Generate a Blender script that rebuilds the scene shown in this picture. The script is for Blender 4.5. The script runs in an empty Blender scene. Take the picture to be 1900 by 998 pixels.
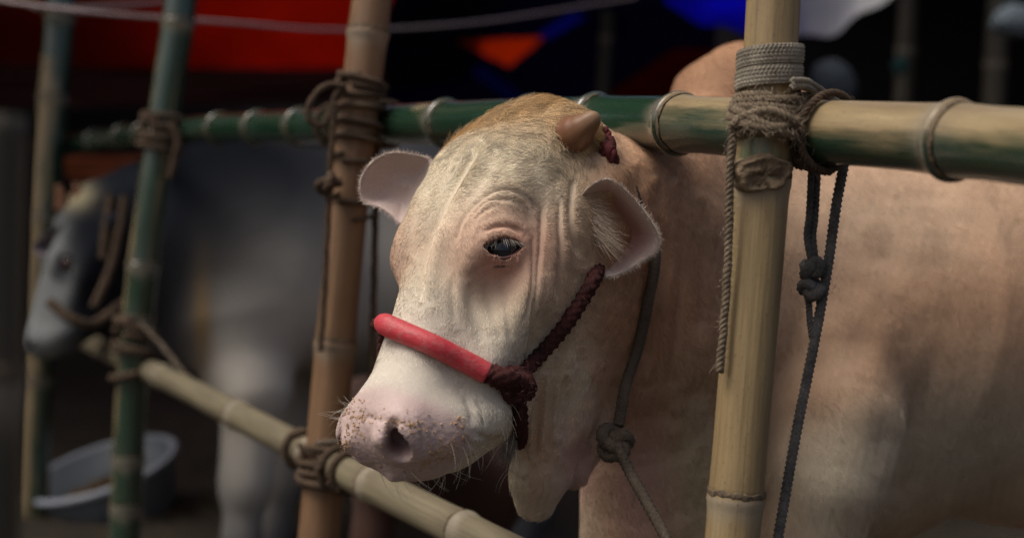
import bpy, bmesh, math, random
import numpy as np
from mathutils import Vector, Matrix

rad = math.radians
sc = bpy.context.scene
col = sc.collection
rng = np.random.default_rng(7)

# ------------------------------------------------------------------ camera
FPX = 2639.0                       # 50 mm lens on a 36 mm wide sensor, in pixels of the 1900 px photo
CAM = np.array([0.0, 0.0, 1.15])
PITCH, ROLL = rad(2.6), rad(3.6)
_f = np.array([0, math.cos(PITCH), -math.sin(PITCH)])
_r0 = np.array([1.0, 0, 0]); _u0 = np.array([0, math.sin(PITCH), math.cos(PITCH)])
_r = _r0 * math.cos(ROLL) + _u0 * math.sin(ROLL)
_u = -_r0 * math.sin(ROLL) + _u0 * math.cos(ROLL)
RC = np.stack([_r, _u, -_f], 1)    # camera -> world


def P(x, y, d):
    """world point seen at photo position (x, y), d metres in front of the lens"""
    return CAM + RC @ np.array([(x - 950) / FPX * d, (499 - y) / FPX * d, -d])


def to_px(p):
    q = (np.asarray(p) - CAM) @ RC
    d = -q[..., 2]
    return 950 + FPX * q[..., 0] / d, 499 - FPX * q[..., 1] / d, d


cam_data = bpy.data.cameras.new('camera')
cam = bpy.data.objects.new('camera', cam_data)
col.objects.link(cam)
cam.matrix_world = Matrix([list(RC[i]) + [CAM[i]] for i in range(3)] + [[0, 0, 0, 1]])
cam_data.lens = 50; cam_data.sensor_width = 36
cam_data.clip_start = .05; cam_data.clip_end = 200
cam_data.dof.use_dof = True
cam_data.dof.focus_distance = 1.86
cam_data.dof.aperture_fstop = 2.0
sc.camera = cam

# ------------------------------------------------------------------ sky, sun, exposure
SUN_EL, SUN_AZ = 58, -110          # degrees; azimuth from straight ahead, minus = to the left
world = bpy.data.worlds.new('World'); sc.world = world; world.use_nodes = True
wn = world.node_tree.nodes; wl = world.node_tree.links
sky = wn.new('ShaderNodeTexSky'); sky.sky_type = 'NISHITA'; sky.sun_disc = False
sky.sun_elevation = rad(SUN_EL); sky.sun_rotation = rad(SUN_AZ)
sky.air_density = .7; sky.dust_density = 8.0; sky.ozone_density = .5
wl.new(sky.outputs[0], wn['Background'].inputs[0]); wn['Background'].inputs[1].default_value = .15
sun_d = bpy.data.lights.new('sun', 'SUN'); sun_d.energy = 2.25; sun_d.angle = rad(32); sun_d.color = (1, .97, .92)
sun = bpy.data.objects.new('sun', sun_d); col.objects.link(sun)
sun_from = Vector((math.sin(rad(SUN_AZ)) * math.cos(rad(SUN_EL)), math.cos(rad(SUN_AZ)) * math.cos(rad(SUN_EL)), math.sin(rad(SUN_EL))))
sun.rotation_euler = sun_from.to_track_quat('Z', 'Y').to_euler()
sun.location = (-3, -3, 8)
sc.view_settings.view_transform = 'Standard'; sc.view_settings.look = 'None'
sc.view_settings.gamma = 1; sc.view_settings.exposure = -0.48
sc.cycles.max_bounces = 6; sc.cycles.diffuse_bounces = 3; sc.cycles.glossy_bounces = 3
sc.cycles.transparent_max_bounces = 8
sc.cycles.use_adaptive_sampling = False; sc.cycles.use_denoising = True
sc.cycles.denoiser = 'OPENIMAGEDENOISE'; sc.cycles.denoising_input_passes = 'RGB_ALBEDO_NORMAL'; sc.cycles.denoising_prefilter = 'NONE'
sc.cycles_curves.shape = 'RIBBONS'


# ------------------------------------------------------------------ materials
def sock(node, name): return node.inputs[name]


class NT:
    def __init__(s, name):
        s.m = bpy.data.materials.new(name); s.m.use_nodes = True
        s.n = s.m.node_tree.nodes; s.l = s.m.node_tree.links
        s.b = s.n['Principled BSDF']; s.out = s.n['Material Output']

    def node(s, t, **kw):
        n = s.n.new(t)
        for k, v in kw.items():
            if hasattr(n, k): setattr(n, k, v)
            else: n.inputs[k.replace('_', ' ')].default_value = v
        return n

    def link(s, a, b): s.l.new(a, b)

    def attr(s, name):
        n = s.n.new('ShaderNodeAttribute'); n.attribute_name = name; return n

    def noise(s, scale, detail=4, rough=.6, vec=None, stretch=None):
        n = s.n.new('ShaderNodeTexNoise'); n.inputs['Scale'].default_value = scale
        n.inputs['Detail'].default_value = detail; n.inputs['Roughness'].default_value = rough
        if vec is not None:
            if stretch is not None:
                mp = s.n.new('ShaderNodeMapping'); mp.inputs['Scale'].default_value = stretch
                s.link(vec, mp.inputs['Vector']); vec = mp.outputs[0]
            s.link(vec, n.inputs['Vector'])
        return n

    def ramp(s, fac, stops):
        r = s.n.new('ShaderNodeValToRGB'); e = r.color_ramp.elements
        while len(e) < len(stops): e.new(.5)
        for el, (p, c) in zip(e, stops):
            el.position = p; el.color = (*c, 1) if len(c) == 3 else c
        s.link(fac, r.inputs[0]); return r

    def mix(s, fac, a, b, mode='MIX'):
        m = s.n.new('ShaderNodeMix'); m.data_type = 'RGBA'; m.blend_type = mode
        for i, v in ((0, fac), (6, a), (7, b)):
            if isinstance(v, (int, float)): m.inputs[i].default_value = v
            elif isinstance(v, tuple): m.inputs[i].default_value = (*v, 1)
            else: s.link(v, m.inputs[i])
        return m.outputs[2]

    def math(s, op, a, b=0.0):
        m = s.n.new('ShaderNodeMath'); m.operation = op
        for i, v in ((0, a), (1, b)):
            if isinstance(v, (int, float)): m.inputs[i].default_value = v
            else: s.link(v, m.inputs[i])
        return m.outputs[0]

    def bump(s, h, strength=.5, dist=.002):
        b = s.n.new('ShaderNodeBump'); b.inputs['Strength'].default_value = strength
        b.inputs['Distance'].default_value = dist; s.link(h, b.inputs['Height'])
        s.link(b.outputs[0], s.b.inputs['Normal']); return b

    def set(s, **kw):
        for k, v in kw.items():
            k = k.replace('_', ' ')
            if isinstance(v, (int, float)): s.b.inputs[k].default_value = v
            elif isinstance(v, tuple): s.b.inputs[k].default_value = (*v, 1)
            else: s.link(v, s.b.inputs[k])
        return s


MATS = {}


def mat_hide(sheen=.04, spec=.25):
    t = NT('hide')
    c = t.attr('Col'); tc = t.node('ShaderNodeTexCoord')
    n1 = t.noise(9, 5, .65, tc.outputs['Object']); n2 = t.noise(420, 3, .7, tc.outputs['Object'])
    n3 = t.noise(60, 4, .6, tc.outputs['Object'])
    k = t.mix(n1.outputs[0], (.92, .92, .92), (1.06, 1.05, 1.04))
    b = t.mix(1.0, c.outputs['Color'], k, 'MULTIPLY')
    k2 = t.mix(n2.outputs[0], (.7, .7, .7), (1.25, 1.25, 1.25))
    b = t.mix(.8, b, k2, 'MULTIPLY')
    w = t.attr('Wet').outputs['Fac']
    t.set(Base_Color=b, Roughness=t.math('SUBTRACT', .75, t.math('MULTIPLY', w, .40)))
    t.b.inputs['Specular IOR Level'].default_value = spec
    t.b.inputs['Sheen Weight'].default_value = sheen
    h = t.math('ADD', t.math('MULTIPLY', n2.outputs[0], .6), n3.outputs[0])
    t.bump(h, .5, .0022)
    return t.m


def mat_fur():
    t = NT('fur')
    c = t.attr('Col')
    t.set(Base_Color=c.outputs['Color'], Roughness=.6)
    t.b.inputs['Specular IOR Level'].default_value = .35
    return t.m


def mat_plain(name, color, rough=.6, spec=.5, noise=None, bump=0, bscale=200, **kw):
    t = NT(name); tc = t.node('ShaderNodeTexCoord')
    base = color
    if noise:
        n = t.noise(noise[0], 5, .65, tc.outputs['Object'])
        base = t.mix(n.outputs[0], tuple(x * (1 - noise[1]) for x in color), tuple(min(1, x * (1 + noise[1])) for x in color))
    t.set(Base_Color=base, Roughness=rough)
    t.b.inputs['Specular IOR Level'].default_value = spec
    for k, v in kw.items(): t.b.inputs[k.replace('_', ' ')].default_value = v
    if bump:
        n = t.noise(bscale, 4, .65, tc.outputs['Object']); t.bump(n.outputs[0], .6, bump)
    return t.m


def mat_bamboo(name, tan=(.35, .26, .13), brown=(.17, .105, .05), green=(.028, .10, .04), rough=.42):
    """UV: x = angle 0..1, y = metres along the culm; attribute Mask: r = green skin, g = dirt"""
    t = NT(name); uv = t.node('ShaderNodeUVMap'); mk = t.attr('Mask')
    sep = t.node('ShaderNodeSeparateColor'); t.link(mk.outputs['Color'], sep.inputs[0])
    fib = t.noise(1, 5, .7, uv.outputs[0], (26, 2.5, 1)); blot = t.noise(1, 6, .68, uv.outputs[0], (7, 3.5, 1))
    spk = t.noise(1, 3, .7, uv.outputs[0], (45, 130, 1)); big = t.noise(1, 3, .5, uv.outputs[0], (1.5, 3, 1))
    base = t.mix(t.ramp(fib.outputs[0], [(.36, (0, 0, 0)), (.66, (1, 1, 1))]).outputs[0], tuple(min(1, x * 1.12) for x in tan), tuple(x * .70 for x in tan))
    bl = t.ramp(blot.outputs[0], [(.40, (0, 0, 0)), (.68, (1, 1, 1))])
    base = t.mix(t.math('MULTIPLY', bl.outputs[0], .6), base, brown)
    gm = t.ramp(t.math('ADD', sep.outputs[0], t.math('MULTIPLY', t.math('SUBTRACT', t.math('ADD', blot.outputs[0], big.outputs[0]), 1.0), .9)), [(.30, (0, 0, 0)), (.66, (1, 1, 1))])
    gcol = t.mix(fib.outputs[0], green, tuple(x * 1.9 for x in green))
    wax = t.ramp(big.outputs[0], [(.5, (0, 0, 0)), (.7, (1, 1, 1))])
    gcol = t.mix(t.math('MULTIPLY', wax.outputs[0], .20), gcol, (.16, .22, .20))
    base = t.mix(gm.outputs[0], base, gcol)
    base = t.mix(t.math('MULTIPLY', sep.outputs[2], .55), base, t.mix(spk.outputs[0], (.30, .26, .19), (.52, .47, .37)))
    scr = t.noise(1, 4, .8, uv.outputs[0], (38, 1.5, 1)); sr = t.ramp(scr.outputs[0], [(.56, (0, 0, 0)), (.66, (1, 1, 1))])
    base = t.mix(t.math('MULTIPLY', sr.outputs[0], t.math('SUBTRACT', .32, t.math('MULTIPLY', gm.outputs[0], .3))), base, tuple(x * .35 for x in tan))
    dirt = t.math('MULTIPLY', sep.outputs[1], t.math('ADD', spk.outputs[0], .35))
    base = t.mix(dirt, base, (.055, .035, .022))
    sp = t.ramp(spk.outputs[0], [(.60, (0, 0, 0)), (.70, (1, 1, 1))])
    base = t.mix(t.math('MULTIPLY', sp.outputs[0], .5), base, (.10, .065, .035))
    t.set(Base_Color=base)
    r = t.math('ADD', t.math('MULTIPLY', blot.outputs[0], .35), rough - .15)
    t.link(t.math('SUBTRACT', r, t.math('MULTIPLY', gm.outputs[0], .20)), t.b.inputs['Roughness'])
    t.b.inputs['Specular IOR Level'].default_value = .5
    t.link(t.math('MULTIPLY', gm.outputs[0], .9), t.b.inputs['Coat Weight']); t.b.inputs['Coat Roughness'].default_value = .16; t.b.inputs['Coat IOR'].default_value = 1.6
    t.bump(t.math('ADD', fib.outputs[0], t.math('MULTIPLY', spk.outputs[0], .5)), .5, .0018)
    return t.m


def mat_rope(name, c1, c2, rough=.9):
    t = NT(name); uv = t.node('ShaderNodeUVMap'); tc = t.node('ShaderNodeTexCoord')
    n = t.noise(420, 4, .7, tc.outputs['Object']); n2 = t.noise(30, 4, .6, tc.outputs['Object'])
    f = t.math('ADD', t.math('MULTIPLY', n.outputs[0], .6), t.math('MULTIPLY', n2.outputs[0], .5))
    r = t.ramp(f, [(.38, c1), (.7, c2)])
    t.set(Base_Color=r.outputs[0], Roughness=rough)
    t.b.inputs['Specular IOR Level'].default_value = .2
    t.bump(n.outputs[0], .7, .0012)
    return t.m


def mat_cloth(name, color, trans=.5, rough=.6):
    t = NT(name); tc = t.node('ShaderNodeTexCoord')
    n = t.noise(3, 4, .6, tc.outputs['Object']); w = t.noise(1, 2, .5, tc.outputs['Object'], (8, 1.2, 8))
    c = t.mix(n.outputs[0], tuple(x * .65 for x in color), tuple(min(1, x * 1.25) for x in color))
    t.set(Base_Color=c, Roughness=rough)
    tr = t.node('ShaderNodeBsdfTranslucent'); t.link(c, tr.inputs[0])
    mx = t.node('ShaderNodeMixShader'); mx.inputs[0].default_value = trans
    t.link(t.b.outputs[0], mx.inputs[1]); t.link(tr.outputs[0], mx.inputs[2]); t.link(mx.outputs[0], t.out.inputs[0])
    t.bump(w.outputs[0], .5, .03)
    return t.m


# ------------------------------------------------------------------ object helpers
def link(name, data, parent=None, material=None, smooth=True):
    o = bpy.data.objects.new(name, data); col.objects.link(o)
    if parent is not None: o.parent = parent
    if material is not None: data.materials.append(material)
    if smooth and isinstance(data, bpy.types.Mesh): data.shade_smooth()
    return o


def tag(o, label=None, cat=None, group=None, kind=None):
    if label: o['label'] = label
    if cat: o['category'] = cat
    if group: o['group'] = group
    if kind: o['kind'] = kind
    return o


def empty(name, loc, label, cat, group=None):
    o = bpy.data.objects.new(name, None); col.objects.link(o)
    o.location = loc; o.empty_display_size = .05
    return tag(o, label, cat, group)


def place(o, parent):
    """parent keeping world coordinates of the mesh (parent only has a location)"""
    o.parent = parent; o.matrix_parent_inverse = Matrix.Translation(parent.location).inverted()
    return o


def mesh_of(name, verts, faces):
    me = bpy.data.meshes.new(name)
    me.from_pydata(np.asarray(verts).tolist(), [], [list(map(int, f)) for f in faces]); me.update()
    return me


def set_col(me, name, rgb, domain='POINT'):
    a = me.attributes.new(name, 'FLOAT_COLOR', domain)
    c = np.ones((len(rgb), 4), np.float32); c[:, :3] = rgb
    a.data.foreach_set('color', c.ravel())


def spline(pts, n, closed=False):
    """Catmull-Rom through pts resampled to n points of even arc length"""
    p = np.asarray(pts, float)
    if closed: q = np.concatenate([p[-1:], p, p[:2]])
    else: q = np.concatenate([2 * p[:1] - p[1:2], p, 2 * p[-1:] - p[-2:-1]])
    out = []
    m = 16
    for i in range(1, len(q) - 2):
        t = np.linspace(0, 1, m, endpoint=False)[:, None]
        a, b, c, d = q[i - 1], q[i], q[i + 1], q[i + 2]
        out.append(.5 * ((2 * b) + (c - a) * t + (2 * a - 5 * b + 4 * c - d) * t ** 2 + (3 * b - a - 3 * c + d) * t ** 3))
    out.append(q[-2][None]); o = np.concatenate(out)
    s = np.concatenate([[0], np.cumsum(np.linalg.norm(np.diff(o, axis=0), axis=1))])
    tt = np.linspace(0, s[-1], n)
    return np.stack([np.interp(tt, s, o[:, k]) for k in range(o.shape[1])], 1)


def frames(p, up=None):
    t = np.gradient(p, axis=0); t /= np.linalg.norm(t, axis=1)[:, None] + 1e-12
    n = np.zeros_like(t)
    u = np.array([0, 0, 1.0]) if up is None else np.asarray(up, float)
    if abs(t[0] @ u) > .95 and up is None: u = np.array([0, -1.0, 0])
    v = u - t[0] * (u @ t[0]); n[0] = v / np.linalg.norm(v)
    for i in range(1, len(p)):
        v = n[i - 1] - t[i] * (n[i - 1] @ t[i]); n[i] = v / (np.linalg.norm(v) + 1e-12)
    return t, n, np.cross(t, n)


def tube(p, r, sides=12, cap=True, ry=None, rfun=None, up=None):
    """verts, faces, uv(angle, length) of a tube along p; r scalar or per point; ry = second radius for a flat strap"""
    p = np.asarray(p, float); t, n, b = frames(p, up)
    r = np.broadcast_to(np.asarray(r, float), (len(p),)); r2 = r if ry is None else np.broadcast_to(np.asarray(ry, float), (len(p),))
    L = np.concatenate([[0], np.cumsum(np.linalg.norm(np.diff(p, axis=0), axis=1))])
    a = np.linspace(0, 2 * np.pi, sides, endpoint=False)
    A, S = np.meshgrid(a, L)
    k = np.ones_like(A) if rfun is None else rfun(A, S)
    v = p[:, None] + (n[:, None] * (np.cos(A) * k * r[:, None])[..., None] + b[:, None] * (np.sin(A) * k * r2[:, None])[..., None])
    v = v.reshape(-1, 3); m = len(p)
    i = np.arange(m - 1)[:, None] * sides; j = np.arange(sides)[None]
    f = np.stack([i + j, i + (j + 1) % sides, i + sides + (j + 1) % sides, i + sides + j], -1).reshape(-1, 4)
    f = [list(x) for x in f]
    if cap:
        f.append(list(range(sides))[::-1]); f.append(list(range((m - 1) * sides, m * sides)))
    uv = np.stack([A.ravel() / (2 * np.pi), S.ravel()], 1)
    return v, f, uv


def merge(parts):
    V, Fc, U = [], [], []; o = 0
    for v, f, u in parts:
        V.append(v); U.append(u); Fc += [[int(i) + o for i in x] for x in f]; o += len(v)
    return np.concatenate(V), Fc, np.concatenate(U)


def mesh_uv(name, v, f, uv):
    me = mesh_of(name, v, f)
    l = me.uv_layers.new(name='UVMap')
    idx = np.empty(len(me.loops), np.int32); me.loops.foreach_get('vertex_index', idx)
    w = uv[idx].copy()
    # unwrap the seam: within a face angles jumping from ~1 to 0
    st = np.empty(len(me.polygons), np.int32); me.polygons.foreach_get('loop_start', st)
    tot = np.empty(len(me.polygons), np.int32); me.polygons.foreach_get('loop_total', tot)
    fid = np.repeat(np.arange(len(st)), tot)
    mx = np.zeros(len(st)); np.maximum.at(mx, fid, w[:, 0]); mn = np.ones(len(st)); np.minimum.at(mn, fid, w[:, 0])
    fix = ((mx - mn) > .5)[fid] & (w[:, 0] < .5) & (tot[fid] == 4)
    w[fix, 0] += 1
    l.data.foreach_set('uv', w.astype(np.float32).ravel())
    return me


def twisted(p, r, strands=3, pitch=.03, sides=7, fuzz=0):
    """laid rope: strands wound round the path"""
    L = np.linalg.norm(np.diff(p, axis=0), axis=1).sum()
    n = max(8, int(L / (pitch / 9))); q = spline(p, n); t, nn, bb = frames(q)
    s = np.linspace(0, L, n); parts = []
    for k in range(strands):
        a = 2 * np.pi * (s / pitch + k / strands)
        c = q + (nn * np.cos(a)[:, None] + bb * np.sin(a)[:, None]) * r * .5
        parts.append(tube(c, r * .56 * (1 + .10 * np.sin(s / r * .9 + k * 2) + .08 * np.sin(s / r * .37 + k)), sides))
    return merge(parts)


def braided(p, rx, ry=None, cell=.008, sides=20, amp=.16, up=None):
    """plaited cord or strap: a tube whose surface rises in a herring-bone of small stitches"""
    ry = rx if ry is None else ry
    L = np.linalg.norm(np.diff(p, axis=0), axis=1).sum()
    n = max(10, int(L / cell * 6)); q = spline(p, n)
    m = max(3, round(math.pi * (rx + ry) / cell / 1.2))

    def rf(A, S):
        a = A * m / 2; s = S / cell * math.pi
        return 1 + amp * (np.abs(np.sin(a + s)) * np.abs(np.sin(a - s)) ** .5 - .45)
    return tube(q, rx, sides, True, ry, rf, up)


def rope_obj(name, p, r, material, parent=None, style='twist', **kw):
    v, f, uv = twisted(p, r, **kw) if style == 'twist' else braided(p, r, **kw)
    o = link(name, mesh_uv(name, v, f, uv), None, material)
    if parent is not None: place(o, parent)
    return o


def hairs(name, roots, dirs, normals, length, width, cols, material, parent=None, seg=4, lift=.25, curl=0, droop=0, seed=1, jitter=.25, var=.20, clump=.44):
    """strand curves: roots (N,3), dirs = combing direction, bending from lift to flat"""
    g = np.random.default_rng(seed); N = len(roots)
    length = np.broadcast_to(length, (N,)) * g.uniform(.65, 1.25, N)
    d = dirs + g.normal(0, jitter, (N, 3)); d -= normals * (d * normals).sum(1)[:, None]; d /= np.linalg.norm(d, axis=1)[:, None] + 1e-9
    pos = np.zeros((N, seg, 3)); pos[:, 0] = roots - normals * .0005
    side = np.cross(d, normals); ph = g.uniform(0, 6.28, N)
    for i in range(1, seg):
        t = i / (seg - 1); lf = lift * (1 - .8 * t)
        step = d * math.cos(lf) + normals * math.sin(lf)
        step = step + side * (curl * np.sin(ph + t * 5))[:, None] + np.array([0, 0, -droop * t])
        pos[:, i] = pos[:, i - 1] + step / np.linalg.norm(step, axis=1)[:, None] * (length / (seg - 1))[:, None]
    cv = bpy.data.hair_curves.new(name); cv.add_curves([seg] * N)
    cv.position_data.foreach_set('vector', pos.astype(np.float32).ravel())
    prof = np.linspace(1, .25, seg)[None] * np.broadcast_to(width, (N,))[:, None] * .5
    ra = cv.attributes.get('radius') or cv.attributes.new('radius', 'FLOAT', 'POINT')
    ra.data.foreach_set('value', prof.astype(np.float32).ravel())
    ca = cv.attributes.new('Col', 'FLOAT_COLOR', 'CURVE')
    c4 = np.ones((N, 4), np.float32); c4[:, :3] = np.clip(cols * (g.normal(1, var, N) * (1 - clump / 2 + clump * noise3(roots, 260, 301)))[:, None], 0.002, .95); ca.data.foreach_set('color', c4.ravel())
    o = link(name, cv, None, material)
    if parent is not None: place(o, parent)
    return o


# ------------------------------------------------------------------ signed distance modelling
def smin(a, b, k):
    h = np.clip(.5 + .5 * (b - a) / k, 0, 1)
    return b + (a - b) * h - k * h * (1 - h)


def rcone(p, a, b, r1, r2):
    ba = b - a; L = np.dot(ba, ba); t = np.clip(((p - a) @ ba) / L, 0, 1)
    return np.linalg.norm(p - a - t[:, None] * ba, axis=1) - (r1 + (r2 - r1) * t)


def ellip(p, c, r, R=None):
    q = p - c
    if R is not None: q = q @ R
    k0 = np.linalg.norm(q / r, axis=1); k1 = np.linalg.norm(q / (r * r), axis=1)
    return k0 * (k0 - 1) / (k1 + 1e-9)


class Field:
    def __init__(s): s.prims = []

    def cone(s, a, b, r1, r2, k=.04):
        a, b = np.asarray(a, float), np.asarray(b, float)
        c = (a + b) / 2; R = np.linalg.norm(b - a) / 2 + max(r1, r2)
        s.prims.append((lambda p: rcone(p, a, b, r1, r2), c, R, k, 0)); return s

    def chain(s, pts, rs, k=.04):
        for i in range(len(pts) - 1): s.cone(pts[i], pts[i + 1], rs[i], rs[i + 1], k)
        return s

    def ell(s, c, r, R=None, k=.04, sub=False):
        c, r = np.asarray(c, float), np.asarray(r, float)
        s.prims.append((lambda p: ellip(p, c, r, R), c, r.max(), k, int(sub))); return s

    def func(s, f, c, R, k=.04, sub=False):
        s.prims.append((f, np.asarray(c, float), R, k, int(sub))); return s

    def __call__(s, p, margin=.12):
        d = np.full(len(p), 1.0)
        for f, c, R, k, sub in s.prims:
            m = np.einsum('ij,ij->i', p - c, p - c) < (R + k + margin) ** 2
            if not m.any(): continue
            q = f(p[m])
            d[m] = -smin(-d[m], q, k) if sub else smin(d[m], q, k)
        return d


def surface(field, lo, hi, h):
    """surface nets on a band-limited grid"""
    lo = np.asarray(lo, float); n = np.ceil((np.asarray(hi) - lo) / h / 4).astype(int) * 4 + 1
    nc = (n - 1) // 4 + 1
    g = np.stack(np.meshgrid(*[np.arange(k) for k in nc], indexing='ij'), -1).reshape(-1, 3)
    cd = field(lo + g * (4 * h)).reshape(nc)
    near = np.abs(cd) < 4 * h * 1.9
    D = np.full(n, 1.0, np.float32); idx = [np.clip((np.arange(k) + 2) // 4, 0, m - 1) for k, m in zip(n, nc)]
    D[:] = cd[np.ix_(*idx)]
    M = near[np.ix_(*idx)]
    ii = np.argwhere(M)
    for s in range(0, len(ii), 400000):
        b = ii[s:s + 400000]
        D[b[:, 0], b[:, 1], b[:, 2]] = field(lo + b * h)
    sg = D < 0
    cnt = np.zeros(np.array(n) - 1, np.uint8)
    for dx in (0, 1):
        for dy in (0, 1):
            for dz in (0, 1):
                cnt += sg[dx:n[0] - 1 + dx, dy:n[1] - 1 + dy, dz:n[2] - 1 + dz]
    cells = np.argwhere((cnt > 0) & (cnt < 8))
    vid = np.full(np.array(n) - 1, -1, np.int32); vid[cells[:, 0], cells[:, 1], cells[:, 2]] = np.arange(len(cells))
    acc = np.zeros((len(cells), 3)); num = np.zeros(len(cells))
    cor = [(a, b, c) for a in (0, 1) for b in (0, 1) for c in (0, 1)]
    for a in cor:
        for ax in range(3):
            if a[ax]: continue
            b = list(a); b[ax] = 1
            da = D[cells[:, 0] + a[0], cells[:, 1] + a[1], cells[:, 2] + a[2]]; db = D[cells[:, 0] + b[0], cells[:, 1] + b[1], cells[:, 2] + b[2]]
            x = (da < 0) != (db < 0); t = np.where(x, da / np.where(x, da - db, 1), 0)
            q = np.tile(np.array(a, float), (len(cells), 1)); q[:, ax] += t
            acc[x] += q[x]; num[x] += 1
    V = lo + (cells + acc / num[:, None]) * h
    faces = []
    for ax in range(3):
        u, w = (ax + 1) % 3, (ax + 2) % 3
        sl = [slice(1, -1)] * 3; sl[ax] = slice(0, -1)
        sl2 = list(sl); sl2[ax] = slice(1, None)
        e = np.argwhere(sg[tuple(sl)] != sg[tuple(sl2)])
        off = np.ones(3, int); off[ax] = 0; e = e + off
        ok = np.ones(len(e), bool)
        q = []
        for du, dw in ((0, 0), (1, 0), (1, 1), (0, 1)):
            c = e.copy(); c[:, u] -= du; c[:, w] -= dw; q.append(vid[c[:, 0], c[:, 1], c[:, 2]])
        q = np.stack(q, 1); inside = sg[e[:, 0], e[:, 1], e[:, 2]]
        q[~inside] = q[~inside][:, ::-1]
        faces.append(q[(q >= 0).all(1)])
    return V, np.concatenate(faces)


def grad(field, p, e=.0015):
    d0 = field(p)
    return np.stack([field(p + np.eye(3)[i] * e) - d0 for i in range(3)], 1) / e


def snap(field, p, it=2):
    for _ in range(it):
        d = field(p); g = np.stack([field(p + np.eye(3)[i] * .0015) - d for i in range(3)], 1) / .0015
        p = p - g * np.clip(d / np.maximum((g * g).sum(1), .2), -.004, .004)[:, None]
    return p


# ------------------------------------------------------------------ the cream cow: head in its own symmetric frame
RH = np.array([[-0.8731, -0.3513, -0.3379], [0.0801, -0.7872, 0.6114], [-0.4808, 0.5068, 0.7155]])
_uu, _, _vv = np.linalg.svd(RH); RH = _uu @ _vv
_a = rad(18)
RH = RH @ np.array([[math.cos(_a), 0, math.sin(_a)], [0, 1, 0], [-math.sin(_a), 0, math.cos(_a)]])
SH = 1.159 * .95
# the eye sits at photo (932, 459), 1.83 m away
TH = np.array([(932 - 950) / FPX, (499 - 459) / FPX, -1.0]) * 1.83 - RH @ (np.array([-.074, .213, -.018]) * SH)
RHW = RC @ RH; THW = CAM + RC @ TH       # head local -> world


def H(x, y, z): return THW + RHW @ (np.array([x, y, z]) * SH)


def to_head(p): return (p - THW) @ RHW / SH


_hy = np.array([-.06, 0, .04, .08, .12, .16, .20, .24, .28, .32, .36, .40, .44, .48])
_tab = np.linspace(-.06, .50, 120)


def _tb(vals):
    q = spline(np.stack([_hy, np.array(vals)], 1), 240)
    return np.interp(_tab, q[:, 0], q[:, 1])


_zt = _tb([-.055, -.008, .020, .038, .042, .038, .033, .027, .022, .017, .012, .006, -.004, -.022])
_zb = _tb([-.15, -.18, -.205, -.222, -.232, -.235, -.234, -.231, -.225, -.213, -.193, -.166, -.136, -.112])
_wt = _tb([.064, .084, .105, .109, .102, .091, .079, .070, .063, .057, .054, .052, .052, .050])   # half width near the forehead
_wm = _tb([.070, .088, .100, .105, .103, .097, .089, .081, .074, .068, .063, .061, .061, .057])   # half width at mid height
_wb = _tb([.040, .050, .058, .062, .063, .061, .057, .052, .048, .045, .043, .041, .039, .036])   # half width near the jaw


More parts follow.
